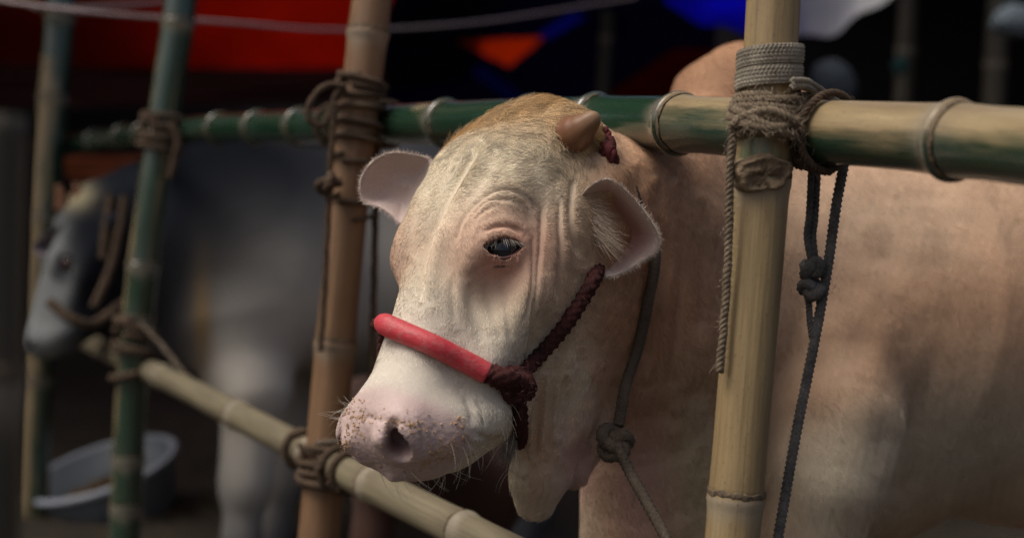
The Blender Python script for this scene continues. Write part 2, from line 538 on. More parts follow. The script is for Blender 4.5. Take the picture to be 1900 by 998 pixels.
def head_sdf(lp):
    x, y, z = np.abs(lp[:, 0]), lp[:, 1], lp[:, 2]
    yc = np.clip(y, -.055, .46)
    zt, zb, wt, wm, wb = (np.interp(yc, _tab, t) for t in (_zt, _zb, _wt, _wm, _wb))
    zc = (zt + zb) / 2; hh = (zt - zb) / 2
    t = np.clip((z - zc) / hh, -1.3, 1.3)
    w = np.where(t > 0, wm + (wt * 1.12 - wm) * np.clip(t, 0, 1) ** 1.5, wm + (wb - wm) * np.clip(-t, 0, 1) ** 1.3)
    p = 2.5
    d = ((x / w) ** p + np.abs(t) ** p + 1e-9) ** (1 / p)
    f = (d - 1) * np.minimum(w, hh) * .95
    ov = np.maximum(np.maximum(y - .445, -.03 - y), 0)
    f = np.where(ov > 0, np.sqrt(np.maximum(f + .03, 0) ** 2 + ov ** 2) - .03 + np.minimum(f + .03, 0), f)
    q = np.stack([x, y, z], 1)

    def U(f, g, k): return smin(f, g, k)
    E_ = lambda c, r, R=None: ellip(q, np.array(c), np.array(r), R)
    C_ = lambda a, b, r1, r2: rcone(q, np.array(a), np.array(b), r1, r2)
    # poll between the horns, horn bosses, brow
    f = U(f, E_((0, .008, -.034), (.078, .045, .040)), .03)
    f = U(f, E_((.078, .028, -.032), (.034, .034, .030)), .02)
    f = U(f, C_((.044, .215, .000), (.060, .150, .000), .024, .022), .03)
    # bony orbit and zygomatic ridge
    f = U(f, E_((.060, .212, -.022), (.034, .050, .038)), .03)
    f = U(f, C_((.084, .215, -.070), (.088, .120, -.080), .020, .026), .04)
    f = U(f, C_((.080, .245, -.075), (.060, .345, -.080), .020, .017), .04)
    # chewing muscle, jaw edge
    f = U(f, E_((.062, .150, -.140), (.040, .090, .080)), .04)
    f = U(f, C_((.046, .100, -.195), (.030, .360, -.140), .026, .020), .04)
    # soft nose pad and lips
    f = U(f, E_((0, .440, -.050), (.062, .048, .054)), .03)
    f = U(f, E_((.036, .458, -.028), (.028, .028, .028)), .022)
    f = U(f, C_((.046, .432, -.070), (.056, .385, -.112), .028, .027), .025)
    f = U(f, E_((0, .446, -.074), (.042, .030, .032)), .02)
    # mouth line, lower lip and chin under it
    f = U(f, E_((0, .394, -.126), (.044, .050, .030)), .018)
    mouth = np.minimum(C_((.000, .462, -.116), (.043, .440, -.118), .0035, .0045), C_((.043, .440, -.118), (.074, .376, -.134), .0045, .004))
    f = -smin(-f, mouth, .008)
    # nostril: comma shaped pit, opening to the side
    nos = np.minimum(ellip(q, np.array([.041, .482, -.024]), np.array([.0125, .020, .0205])),
                     rcone(q, np.array([.041, .477, -.012]), np.array([.051, .460, .003]), .009, .003))
    nos = smin(nos, rcone(q, np.array([.039, .481, -.026]), np.array([.026, .425, -.042]), .0135, .012), .008)
    f = -smin(-f, nos, .006)
    f = U(f, C_((.022, .480, -.036), (.026, .480, -.012), .008, .008), .012)
    f = U(f, E_((.020, .434, -.088), (.036, .032, .028)), .022)
    # ear roots
    f = U(f, C_((.090, .062, -.078), (.122, .058, -.086), .034, .026), .025)
    # eye socket dip in front of the eye and hollow above
    f = -smin(-f, E_((.085, .262, -.022), (.016, .028, .018)), .03)
    # lids: shell round the eyeball with an almond opening
    e = q - EYE
    lid = np.linalg.norm(e, axis=1) - .0285
    f = U(f, lid, .010)
    f = -smin(-f, np.linalg.norm(e, axis=1) - .0238, .002)
    u, v, wv = e @ EYU, e @ EYV, e @ EYN
    op = np.clip(1 - (u / .0235) ** 2, 0, 1)
    hi_, lo_ = .0095 * op ** .8, -.0130 * op ** .9
    mid = (hi_ + lo_) / 2; hl = (hi_ - lo_) / 2
    slit = np.maximum(np.abs(v - mid) - hl, np.abs(u) - .0225)
    slit = np.maximum(slit, -wv + .004)
    f = -smin(-f, slit, .003)
    return f


EYE = np.array([.066, .213, -.024])
EYN = np.array([.78, .25, .57]); EYN /= np.linalg.norm(EYN)          # looking direction
EYU = np.array([-.873, .351, .338]) ; EYU = EYU - EYN * (EYU @ EYN); EYU /= np.linalg.norm(EYU)   # towards the inner corner
EYV = np.array([-.08, -.787, .611]); EYV = EYV - EYN * (EYV @ EYN) - EYU * (EYV @ EYU); EYV /= np.linalg.norm(EYV)   # towards the upper lid

cow = Field()


def pr(r, d): return r * d / FPX


def PC(pts, k):                         # chain of (x, y, depth, radius in photo px)
    cow.chain([P(x, y, d) for x, y, d, r in pts], [pr(r, d) for x, y, d, r in pts], k)


# neck: crest, middle, throat
PC([(1085, 345, 2.02, 80), (1200, 325, 2.20, 80), (1330, 285, 2.42, 105)], .08)
PC([(1075, 430, 2.04, 125), (1200, 450, 2.25, 160), (1400, 490, 2.52, 230)], .08)
PC([(1040, 560, 1.98, 95), (1130, 600, 2.16, 140), (1330, 640, 2.45, 235)], .08)
# hump
PC([(1385, 142, 2.56, 52), (1370, 190, 2.56, 84), (1440, 280, 2.62, 120)], .035)
PC([(1315, 250, 2.50, 72), (1330, 188, 2.54, 76), (1366, 140, 2.56, 54)], .035)
# throat skin and dewlap folds
PC([(1015, 680, 1.94, 52), (1010, 790, 1.96, 44), (998, 880, 1.98, 40), (992, 925, 1.99, 34)], .03)
PC([(1040, 680, 1.98, 70), (1045, 760, 2.00, 46), (1030, 850, 2.01, 34)], .04)
PC([(1085, 700, 2.06, 80), (1082, 800, 2.05, 40), (1062, 868, 2.04, 30)], .03)
PC([(1170, 690, 2.15, 110), (1190, 800, 2.20, 92), (1210, 900, 2.24, 118), (1235, 1020, 2.28, 140), (1300, 1130, 2.36, 140)], .06)
# chest, shoulder, barrel, rump
PC([(1420, 560, 2.56, 255), (1560, 600, 2.66, 330), (1950, 610, 2.80, 345), (2350, 590, 2.95, 340), (2700, 540, 3.10, 300)], .10)
PC([(1400, 850, 2.50, 190), (1560, 820, 2.62, 200)], .09)
PC([(1470, 480, 2.50, 140), (1530, 640, 2.42, 150), (1548, 790, 2.31, 112)], .06)
# near foreleg, far foreleg
PC([(1550, 780, 2.30, 112), (1535, 890, 2.27, 94), (1505, 1010, 2.28, 74), (1490, 1200, 2.33, 48), (1485, 1260, 2.33, 50), (1480, 1450, 2.33, 34), (1475, 1570, 2.33, 42), (1460, 1632, 2.33, 52)], .05)
PC([(1400, 800, 2.70, 110), (1370, 1000, 2.75, 70), (1360, 1200, 2.75, 44), (1350, 1400, 2.75, 30), (1340, 1450, 2.75, 44)], .05)
# hind legs
PC([(2650, 640, 2.95, 200), (2620, 900, 2.90, 120), (2700, 1080, 2.90, 60), (2650, 1440, 2.90, 40), (2630, 1500, 2.90, 48)], .06)
PC([(2650, 640, 3.25, 180), (2600, 850, 3.30, 110), (2660, 1060, 3.30, 50), (2620, 1390, 3.30, 42)], .06)
cow.func(lambda p: head_sdf(to_head(p)) * SH, H(0, .25, -.09), .36, .03)
# deep nick between cheek and neck is left to folds below

Vc, Fc = surface(cow, np.array([-.36, 1.55, -.02]), np.array([2.45, 3.75, 1.75]), .0075)


# grooves and ridges drawn where they lie on the side turned to the fence: (photo polyline, width px, depth m)
FOLDS = [
    ([(842, 450), (856, 410), (880, 378), (908, 358), (935, 351), (965, 360), (985, 385)], 4, .0020),
    ([(868, 405), (885, 385), (905, 370), (935, 369), (952, 374)], 3.5, .0016),
    ([(878, 408), (893, 391), (915, 383)], 3.5, .0014),
    ([(893, 428), (912, 421), (935, 417), (955, 422), (972, 434)], 5, .0040),
    ([(884, 505), (905, 492), (930, 490), (950, 482), (966, 466)], 4, .0010),
    ([(1005, 380), (1004, 440), (1000, 500), (994, 560), (985, 640), (975, 680)], 5, .0032),
    ([(988, 430), (991, 470), (986, 540), (975, 600)], 5, .0026),
    ([(1037, 365), (1037, 420), (1042, 470), (1038, 560)], 6, .0034),
    ([(1062, 320), (1056, 390), (1062, 430), (1080, 480)], 7, .0060),
    ([(890, 275), (868, 305), (838, 355), (812, 405), (793, 455), (782, 505), (779, 560)], 8, .0055),
    ([(915, 280), (890, 310), (860, 360), (836, 405), (815, 455), (800, 505), (797, 560)], 13, -.0055),
    ([(872, 285), (846, 320), (818, 365), (790, 420), (770, 470)], 14, -.003),
    ([(838, 500), (842, 560), (850, 610)], 9, .0022),
    ([(870, 520), (880, 580), (905, 640)], 10, .0022),
    ([(900, 520), (915, 580), (935, 640)], 8, .0020),
    ([(925, 510), (940, 570), (950, 640)], 7, .0018),
    ([(860, 725), (875, 760), (880, 795)], 7, .0030),
    ([(882, 730), (900, 770), (902, 800)], 6, .0022),
    ([(884, 800), (900, 812), (915, 816), (930, 812)], 5, .0035),
    ([(862, 818), (880, 826), (900, 830)], 5, .0030),
    ([(780, 783), (784, 810), (788, 835)], 4, .0018),
    ([(672, 770), (700, 778), (735, 783), (760, 787)], 7, .0020),
    ([(795, 770), (815, 800), (835, 830)], 8, .0014),
    ([(1012, 690), (1004, 745), (996, 800), (990, 860)], 9, .0085),
    ([(1035, 660), (1026, 720), (1018, 790), (1014, 850)], 8, .0070),
    ([(1052, 690), (1042, 750), (1034, 820)], 9, .0075),
    ([(1085, 640), (1072, 700), (1058, 760), (1050, 830)], 10, .0075),
    ([(1110, 700), (1098, 760), (1085, 800)], 10, .004),
    ([(1000, 640), (990, 690), (980, 740)], 8, .0065),
    ([(1060, 560), (1050, 620), (1030, 680)], 9, .005),
    ([(1120, 520), (1105, 600), (1085, 660)], 12, .006),
    ([(1215, 330), (1225, 450), (1215, 560), (1200, 700)], 16, .009),
    ([(1255, 340), (1270, 460), (1262, 600), (1250, 760)], 18, .008),
    ([(1300, 360), (1310, 500), (1305, 650)], 18, .007),
    ([(1690, 520), (1690, 600), (1672, 700), (1650, 800), (1642, 880)], 36, .006),
    ([(1735, 600), (1730, 680), (1705, 780)], 18, .003),
    ([(1610, 560), (1600, 640), (1580, 720)], 34, .005),
    ([(1470, 700), (1520, 690), (1570, 720)], 30, .004),
    ([(1300, 820), (1310, 900), (1325, 998)], 18, .006),
    ([(1250, 800), (1255, 900), (1265, 998)], 16, .004),
    ([(962, 815), (968, 850), (972, 880)], 9, .009),
    ([(1445, 340), (1500, 500), (1545, 640), (1560, 740)], 42, -.010),
    ([(1655, 740), (1652, 820), (1640, 890)], 26, .006),
    ([(1180, 300), (1190, 420), (1185, 540)], 14, .005),
    ([(1600, 420), (1640, 480), (1665, 540)], 30, .005),
]


def seg_dist(px, py, line):
    L = spline(line, 40); best = np.full(len(px), 1e9)
    for a, b in zip(L[:-1], L[1:]):
        ab = b - a; t = np.clip(((px - a[0]) * ab[0] + (py - a[1]) * ab[1]) / (ab @ ab + 1e-9), 0, 1)
        best = np.minimum(best, np.hypot(px - a[0] - t * ab[0], py - a[1] - t * ab[1]))
    e = np.minimum(np.hypot(px - L[0][0], py - L[0][1]), np.hypot(px - L[-1][0], py - L[-1][1]))
    return best, e


def subdivide_where(V, F, fn, times):
    bm = bmesh.new()
    for v in V: bm.verts.new(v)
    bm.verts.ensure_lookup_table()
    for f in F:
        try: bm.faces.new([bm.verts[int(i)] for i in f])
        except ValueError: pass
    for k in range(times):
        bm.verts.ensure_lookup_table()
        co = np.array([v.co[:] for v in bm.verts]); bm.verts.index_update()
        mk = fn(co, k)
        es = [e for e in bm.edges if mk[e.verts[0].index] and mk[e.verts[1].index]]
        bmesh.ops.subdivide_edges(bm, edges=es, cuts=1, use_grid_fill=True)
    return bm


def region(p, k):
    lp = to_head(p)
    near = (lp[:, 1] > -.08) & (lp[:, 1] < .53) & (lp[:, 2] > -.25) & (np.abs(lp[:, 0]) < .16)
    if k == 0:
        x, y, d = to_px(p); return near | ((x > 940) & (x < 1130) & (y > 640) & (y < 990))
    if k == 1: return near & (lp[:, 0] < .10)
    e = np.stack([np.abs(lp[:, 0]), lp[:, 1], lp[:, 2]], 1)
    return (np.linalg.norm(e - EYE, axis=1) < .042) | (np.linalg.norm(e - np.array([.05, .48, -.052]), axis=1) < .04)


bm = subdivide_where(Vc, Fc, region, 3)
co = np.array([v.co[:] for v in bm.verts])
co = snap(cow, co, 2)
for v, c in zip(bm.verts, co): v.co = c
bmesh.ops.smooth_vert(bm, verts=bm.verts, factor=.35, use_axis_x=True, use_axis_y=True, use_axis_z=True)
bm.normal_update()
co = np.array([v.co[:] for v in bm.verts]); no = np.array([v.normal[:] for v in bm.verts])
px, py, dd = to_px(co)
view = CAM - co; view /= np.linalg.norm(view, axis=1)[:, None]
facing = np.clip((no * view).sum(1) / .25, 0, 1)
disp = np.zeros(len(co))
for line, w, depth in FOLDS:
    L = np.array(line); m = (px > L[:, 0].min() - 4 * w) & (px < L[:, 0].max() + 4 * w) & (py > L[:, 1].min() - 4 * w) & (py < L[:, 1].max() + 4 * w) & (dd < 2.75)
    if not m.any(): continue
    a, e = seg_dist(px[m], py[m], L); fade = np.clip(e / (3 * w), 0, 1)
    a = a / w
    disp[m] += -depth * (np.exp(-a * a) - .12 * np.exp(-(a - 2.5) ** 2 / 2.5)) * fade * (.95 if L[:, 0].max() < 1090 and L[:, 1].max() < 720 else 1.0)
co = co + no * (disp * facing)[:, None]
# soft muscle and skin unevenness
def wob(p, s, seed):
    g = np.random.default_rng(seed); o = np.zeros(len(p))
    for _ in range(10):
        k = g.normal(size=3); k *= s * g.uniform(.6, 1.5) / np.linalg.norm(k); o += np.sin(p @ k + g.uniform(0, 6.28))
    return o / 10
co = co + no * (.006 * wob(co, 14, 3) + .0028 * wob(co, 38, 4) + .0009 * wob(co, 110, 5))[:, None] * np.clip((np.linalg.norm((to_head(co) * [1, 1, 1]) * [1, 1, 1] - [-.07, .213, -.026], axis=1) / .05), 0, 1)[:, None]
_l = to_head(co); _k = np.clip((_l[:, 1] - .43) / .02, 0, 1) * (_l[:, 2] > -.11)
co = co + no * (_k * (.0004 * wob(co, 650, 6) + .0005 * wob(co, 1100, 8)))[:, None]
for v, c in zip(bm.verts, co): v.co = c
bm.normal_update()
no = np.array([v.normal[:] for v in bm.verts])
body_faces = [[v.index for v in f.verts] for f in bm.faces]
bm.free()


def ear(rim, bowl, root, nseg=72):
    """cupped leaf: inner bowl, rolled rim, outer back running to the root; rim = (x, y, depth) photo points"""
    R_ = spline(np.array(rim, float), nseg, closed=True)[:]
    rimp = np.array([P(*q) for q in R_]); bw = P(*bowl); rt = P(*root)
    rings, tags = [], []
    c0 = rimp.mean(0); back = rt - c0; back /= np.linalg.norm(back); away = RC @ np.array([0, 0, -1.0])
    for s_ in np.linspace(.06, 1, 16):
        t = s_ ** 1.15
        p = bw + (rimp - bw) * t
        ang = np.linspace(0, 2 * np.pi, nseg)
        p = p + away * ((.020 + 0 * ang) * math.sin(math.pi * s_))[:, None]
        rings.append(p); tags.append(s_)
    ctr = rimp.mean(0)
    for k, (ex, aw) in enumerate([(1.012, .001), (1.016, .004), (1.008, .009)]):
        rings.append(ctr + (rimp - ctr) * ex + away * aw); tags.append(1.1 + k * .1)
    for s_ in np.linspace(.12, .98, 9):
        p = rimp + (rt - rimp) * s_ ** 1.1 + away * (.012 + .030 * math.sin(math.pi * min(1, s_ * 1.1)) * .8)
        rings.append(p); tags.append(2 + s_)
    v = np.concatenate(rings); n = len(rimp); f = []
    for i in range(len(rings) - 1):
        for j in range(n):
            f.append([i * n + j, i * n + (j + 1) % n, (i + 1) * n + (j + 1) % n, (i + 1) * n + j])
    f.append(list(range(n))[::-1])
    return v, f, np.repeat(tags, n)


EAR_NEAR = [(1065, 396, 1.90), (1076, 367, 1.885), (1101, 342, 1.87), (1126, 333, 1.865), (1151, 345, 1.87), (1180, 374, 1.885), (1205, 407, 1.90), (1221, 437, 1.915), (1219, 462, 1.92), (1190, 484, 1.915), (1155, 506, 1.905), (1122, 512, 1.90), (1098, 490, 1.895), (1080, 440, 1.90)]
EAR_FAR = [(800, 300, 2.02), (765, 287, 2.03), (728, 284, 2.04), (696, 297, 2.05), (675, 322, 2.06), (669, 350, 2.07), (677, 375, 2.07), (702, 383, 2.06), (725, 398, 2.05), (745, 415, 2.04), (780, 390, 2.02), (800, 340, 2.01)]
ear_v, ear_f, ear_t = ear(EAR_NEAR, (1122, 420, 1.962), (1085, 400, 2.00))
ear2_v, ear2_f, ear2_t = ear(EAR_FAR, (750, 345, 2.065), (800, 350, 2.10))
n0, n1 = len(co), len(ear_v)
co = np.concatenate([co, ear_v, ear2_v]); ear_tag = np.concatenate([np.full(n0, -1.0), ear_t, ear2_t])
body_faces += [[i + n0 for i in f] for f in ear_f] + [[i + n0 + n1 for i in f[::1]] for f in ear2_f]
body_me = mesh_of('body', co, body_faces)
_bm = bmesh.new(); _bm.from_mesh(body_me); bmesh.ops.recalc_face_normals(_bm, faces=[f for f in _bm.faces if f.verts[0].index >= n0]); _bm.to_mesh(body_me); _bm.free()
no = np.empty(len(co) * 3, np.float32); body_me.vertices.foreach_get('normal', no); no = no.reshape(-1, 3).astype(float)


# ---- colour of the coat with the nostril's depth shade painted in
def blob(px, py, x, y, rx, ry, soft=1.0):
    return np.exp(-(((px - x) / rx) ** 2 + ((py - y) / ry) ** 2) * soft)


CREAM = np.array([.62, .54, .40]); WHITE = np.array([.64, .585, .49]); TAN = np.array([.52, .325, .20]); PINK = np.array([.60, .38, .32]); FAWN = np.array([.60, .43, .295]); YEL = np.array([.46, .35, .20])


def mixc(c, k, t): return c + (t - c) * np.clip(k, 0, 1)[:, None]


def coat_colour(p):
    lp = to_head(p); x, y, d = to_px(p)
    c = np.tile(CREAM, (len(p), 1))
    hy, hz, hx = lp[:, 1], lp[:, 2], np.abs(lp[:, 0])
    behind = 1 / (1 + np.exp(-( -(hz + .13) * 40 + (.22 - hy) * 10)))          # behind the cheek
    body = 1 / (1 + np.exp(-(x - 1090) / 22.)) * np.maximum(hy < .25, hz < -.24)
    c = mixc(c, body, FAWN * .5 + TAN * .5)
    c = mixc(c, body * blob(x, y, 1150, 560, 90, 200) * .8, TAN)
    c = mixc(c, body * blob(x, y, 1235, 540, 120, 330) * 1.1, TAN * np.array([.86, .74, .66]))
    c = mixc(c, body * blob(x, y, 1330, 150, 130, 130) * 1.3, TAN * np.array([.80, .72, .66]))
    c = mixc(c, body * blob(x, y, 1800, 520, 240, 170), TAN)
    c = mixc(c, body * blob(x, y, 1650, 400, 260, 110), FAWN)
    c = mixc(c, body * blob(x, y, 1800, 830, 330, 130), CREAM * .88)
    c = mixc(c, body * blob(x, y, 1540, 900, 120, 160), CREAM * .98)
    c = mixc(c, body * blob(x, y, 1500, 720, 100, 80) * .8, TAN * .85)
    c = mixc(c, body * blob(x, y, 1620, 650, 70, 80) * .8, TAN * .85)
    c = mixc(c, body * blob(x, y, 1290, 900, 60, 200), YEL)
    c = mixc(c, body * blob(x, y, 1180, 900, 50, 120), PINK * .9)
    c = mixc(c, blob(x, y, 1000, 830, 40, 140) * (hz < -.1), FAWN)
    c = mixc(c, blob(x, y, 1075, 850, 40, 70) * (hz < -.1), PINK)
    c = mixc(c, blob(x, y, 1040, 560, 45, 180) * .6, FAWN)
    head = (hy > -.1) & (body < .6)
    c = mixc(c, head * np.clip((hy - .27) / .08, 0, 1) * np.clip((hz + .15) / .05, 0, 1), WHITE)
    e = np.stack([hx, hy, hz], 1) - EYE
    er = np.sqrt((e @ EYU / 1.25) ** 2 + (e @ EYV) ** 2 + (e @ EYN) ** 2)
    c = mixc(c, np.exp(-(er / .050) ** 2), PINK * np.array([1.0, .74, .62]))
    c = mixc(c, np.exp(-((np.linalg.norm(e - EYU * .034 + EYV * .014, axis=1)) / .016) ** 2) * .9, PINK * np.array([1.0, .82, .72]))
    c = mixc(c, np.exp(-((np.linalg.norm(e, axis=1) - .0242) / .0018) ** 2) * .75, np.array([.22, .12, .10]))
    nose = 1 / (1 + np.exp(-(hy + .25 * (hz + .05) - .437 + .6 * np.maximum(hx - .045, 0)) / .005)) * (hz > -.14)
    c = mixc(c, nose, np.array([.58, .44, .405]))
    c = mixc(c, np.exp(-(np.linalg.norm(np.stack([hx, hy, hz], 1) - [.040, .474, -.026], axis=1) / .0175) ** 4), np.array([.11, .050, .048]))  # darkness of the nostril's depth painted into the skin colour
    c = mixc(c, np.exp(-((hy + .01) / .05) ** 2) * np.clip((hz + .06) / .03, 0, 1) * .75, YEL)
    return c


def noise3(p, s, seed):
    return .5 + .5 * np.clip(wob(p, s, seed) * 2.2, -1, 1)


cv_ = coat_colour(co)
_e = ear_tag >= 0
cv_[_e] = FAWN * .35 + CREAM * .65
_in = _e & (ear_tag < 1.05)
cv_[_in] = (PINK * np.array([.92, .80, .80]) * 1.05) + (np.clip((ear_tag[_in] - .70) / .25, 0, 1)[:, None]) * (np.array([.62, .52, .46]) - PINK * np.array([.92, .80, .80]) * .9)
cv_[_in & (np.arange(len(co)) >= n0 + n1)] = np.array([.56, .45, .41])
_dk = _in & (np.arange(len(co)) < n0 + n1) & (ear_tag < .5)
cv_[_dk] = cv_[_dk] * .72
cv_[_e & (ear_tag >= 1.05) & (ear_tag < 2)] = np.array([.68, .60, .50])
cv_ *= (.90 + .2 * noise3(co, 60, 11) * noise3(co, 25, 12))[:, None]
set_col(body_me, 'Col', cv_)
_l = to_head(co); _ax = np.abs(_l[:, 0])
wet = 1 / (1 + np.exp(-(_l[:, 1] + .25 * (_l[:, 2] + .05) - .437 + .6 * np.maximum(_ax - .045, 0)) / .005)) * (_l[:, 2] > -.14)
_at = body_me.attributes.new('Wet', 'FLOAT', 'POINT'); _at.data.foreach_set('value', wet.astype(np.float32))
MATS['hide'] = mat_hide(); MATS['fur'] = mat_fur()
COWLOC = P(1500, 1600, 2.45)
cow_o = empty('cow', (COWLOC[0], COWLOC[1], 0), 'cream cow with short horns, its head pushed out through the bamboo fence', 'cow')
body_o = place(link('body', body_me, None, MATS['hide']), cow_o)


# ------------------------------------------------------------------ points on the cow's skin
from mathutils.bvhtree import BVHTree
BVH = BVHTree.FromPolygons(co[:n0].tolist(), [f for f in body_faces if f[0] < n0])


def skin(x, y, off=0.0):
    """where the view ray through photo (x, y) meets the cow, lifted off the skin by off"""
    dr = RC @ np.array([(x - 950) / FPX, (499 - y) / FPX, -1.0])
    h, nv, _, _ = BVH.ray_cast(Vector(CAM), Vector(dr))
    if h is None: return CAM + dr * 3.2
    return np.array(h) + np.array(nv) * off


def snaps(pts, off):
    return np.array([skin(x, y, off) for x, y in pts])


# ---- eyes
def mat_eye():
    t = NT('eye')
    tc = t.node('ShaderNodeTexCoord')
    sep = t.node('ShaderNodeSeparateXYZ'); t.link(tc.outputs['Object'], sep.inputs[0])
    r = t.ramp(sep.outputs[2], [(.0, (.06, .035, .03)), (.55, (.03, .018, .014)), (.80, (.020, .017, .018)), (.93, (.014, .014, .018))])
    t.set(Base_Color=r.outputs[0], Roughness=.06)
    t.b.inputs['IOR'].default_value = 1.5; t.b.inputs['Coat Weight'].default_value = .45; t.b.inputs['Coat Roughness'].default_value = .05
    return t.m


MATS['eye'] = mat_eye()
for sx in (-1, 1):
    v, f = [], []
    bmE = bmesh.new(); bmesh.ops.create_uvsphere(bmE, u_segments=40, v_segments=24, radius=1.0)
    for q in bmE.verts:                                   # cornea bulge
        if q.co.z > .55: q.co *= 1 + .10 * (q.co.z - .55)
    me = bpy.data.meshes.new('eye'); bmE.to_mesh(me); bmE.free()
    o = link('eye', me, None, MATS['eye'])
    c = H(sx * EYE[0], EYE[1], EYE[2]); nrm = RHW @ (EYN * [sx, 1, 1])
    M = Matrix.Translation(c) @ Vector(nrm).to_track_quat('Z', 'Y').to_matrix().to_4x4() @ Matrix.Scale(.0236 * SH, 4)
    o.parent = cow_o; o.matrix_parent_inverse = Matrix.Translation(cow_o.location).inverted(); o.matrix_world = M
    o.matrix_basis = M
    # moist rim of the lids
    th = np.linspace(0, 2 * np.pi, 72, endpoint=False); uu_ = .0222 * np.cos(th); oo_ = np.clip(1 - (uu_ / .0235) ** 2, 0, 1)
    vv_ = np.where(np.sin(th) > 0, .0098 * oo_ ** .8, -.0133 * oo_ ** .9); ww_ = np.sqrt(np.maximum(.0258 ** 2 - uu_ ** 2 - vv_ ** 2, 1e-6))
    lr = THW + (((EYE + uu_[:, None] * EYU + vv_[:, None] * EYV + ww_[:, None] * EYN) * [sx, 1, 1]) * SH) @ RHW.T
    lr = spline(lr, 120, closed=True)
    v_, f_, u_ = tube(lr, .0017, 10, False)
    place(link('eyelid_rim', mesh_uv('eyelid_rim', v_, f_, u_), None, MATS.setdefault('lid', mat_plain('lid_rim', (.20, .10, .085), .3, .5, (300, .3)))), cow_o)
    # lashes along the upper lid, hanging over the eye
    g = np.random.default_rng(5); N = 42
    u = g.uniform(-.020, .020, N); op = np.clip(1 - (u / .0235) ** 2, 0, 1)
    vv = .0095 * op ** .8 + g.normal(.0005, .0008, N); ww = np.sqrt(np.maximum(.0285 ** 2 - u ** 2 - vv ** 2, 1e-6)) + .0005
    loc = (EYE + u[:, None] * EYU + vv[:, None] * EYV + ww[:, None] * EYN) * [sx, 1, 1]
    rt = THW + (loc * SH) @ RHW.T
    nn = np.tile(RHW @ ((EYN * .9 + EYV * .1) * [sx, 1, 1]), (N, 1)); nn /= np.linalg.norm(nn, axis=1)[:, None]
    dv = np.tile(RHW @ ((-EYV) * [sx, 1, 1]), (N, 1)) + (RHW @ ((EYU) * [sx, 1, 1])) * (u / .03)[:, None]
    hairs('eyelashes', rt, dv, nn, .017, .00036, np.tile([.55, .50, .43], (N, 1)), MATS['fur'], cow_o, seg=6, lift=.95, jitter=.12, seed=3)['kind'] = 'stuff'

# ---- horns (near one modelled, far one its mirror image)
def mat_horn():
    t = NT('horn'); tc = t.node('ShaderNodeTexCoord'); uv = t.node('ShaderNodeUVMap')
    n = t.noise(1, 5, .7, uv.outputs[0], (22, 60, 1)); n2 = t.noise(70, 3, .6, tc.outputs['Object'])
    sp = t.node('ShaderNodeSeparateXYZ'); t.link(uv.outputs[0], sp.inputs[0])
    base = t.ramp(t.math('ADD', t.math('MULTIPLY', sp.outputs[1], 9.0), t.math('MULTIPLY', t.math('SUBTRACT', n2.outputs[0], .5), .3)), [(.0, (.14, .058, .026)), (.5, (.19, .082, .038)), (.75, (.22, .12, .06)), (1.0, (.33, .23, .13))])
    c = t.mix(n.outputs[0], (.75, .72, .7), (1.15, 1.15, 1.15))
    t.set(Base_Color=t.mix(1.0, base.outputs[0], c, 'MULTIPLY'), Roughness=.5)
    t.bump(n.outputs[0], .3, .001); return t.m


MATS['horn'] = mat_horn()
hc = np.array([P(1050, 256, 1.945), P(1064, 250, 1.905), P(1084, 236, 1.884), P(1101, 221, 1.876), P(1112, 213, 1.874)])
for sx in (0, 1):
    pts = hc
    if sx: lp = to_head(hc) * [-1, 1, 1]; pts = THW + (lp * SH) @ RHW.T; pts = pts[:1] + (pts - pts[:1]) * .45
    q = spline(pts, 30); t_ = np.linspace(0, 1, 30)
    r_ = np.interp(t_, [0, .3, .6, .85, .95, 1], [.0320, .0300, .0225, .0145, .0105, .0040])
    v, f, uv = tube(q, r_, 28, True, None, lambda A, S: 1 + (.022 * np.sin(S * 480) + .012 * np.sin(3 * A + S * 60) + .015 * np.sin(7 * A - S * 40)) * (S < .09))
    place(link('horn', mesh_uv('horn', v, f, uv), None, MATS['horn']), cow_o)

# ---- coat of hair
me = body_me; me.calc_loop_triangles()
tri = np.empty(len(me.loop_triangles) * 3, np.int32); me.loop_triangles.foreach_get('vertices', tri); tri = tri.reshape(-1, 3)
A_, B_, C_ = co[tri[:, 0]], co[tri[:, 1]], co[tri[:, 2]]
area = np.linalg.norm(np.cross(B_ - A_, C_ - A_), axis=1) / 2; cen = (A_ + B_ + C_) / 3
tn = no[tri].mean(1); tn /= np.linalg.norm(tn, axis=1)[:, None] + 1e-9
tlp = to_head(cen); tx, ty, td = to_px(cen)
tear = ear_tag[tri[:, 0]]
seen = ((tn * (CAM - cen)).sum(1) / np.linalg.norm(CAM - cen, axis=1)) > -.35
thead = (tlp[:, 1] > -.06) & (tlp[:, 1] < .52) & (tlp[:, 2] > -.27) & (np.abs(tlp[:, 0]) < .135) & (tear < 0)
nosep = (tlp[:, 1] + .25 * (tlp[:, 2] + .05) - .437 + .6 * np.maximum(np.abs(tlp[:, 0]) - .045, 0)) > .004
ew = np.linalg.norm(np.stack([np.abs(tlp[:, 0]), tlp[:, 1], tlp[:, 2]], 1) - EYE, axis=1)


def scatter(mask, n, seed):
    g = np.random.default_rng(seed); ids = np.where(mask)[0]; w = area[ids] / area[ids].sum()
    k = g.choice(ids, n, p=w); r1, r2 = np.sqrt(g.random(n)), g.random(n)
    b = np.stack([1 - r1, r1 * (1 - r2), r1 * r2], 1)
    p = A_[k] * b[:, :1] + B_[k] * b[:, 1:2] + C_[k] * b[:, 2:]
    nn = (no[tri[k]] * b[:, :, None]).sum(1); nn /= np.linalg.norm(nn, axis=1)[:, None] + 1e-9
    cc = (cv_[tri[k]] * b[:, :, None]).sum(1)
    return p, nn, cc, k


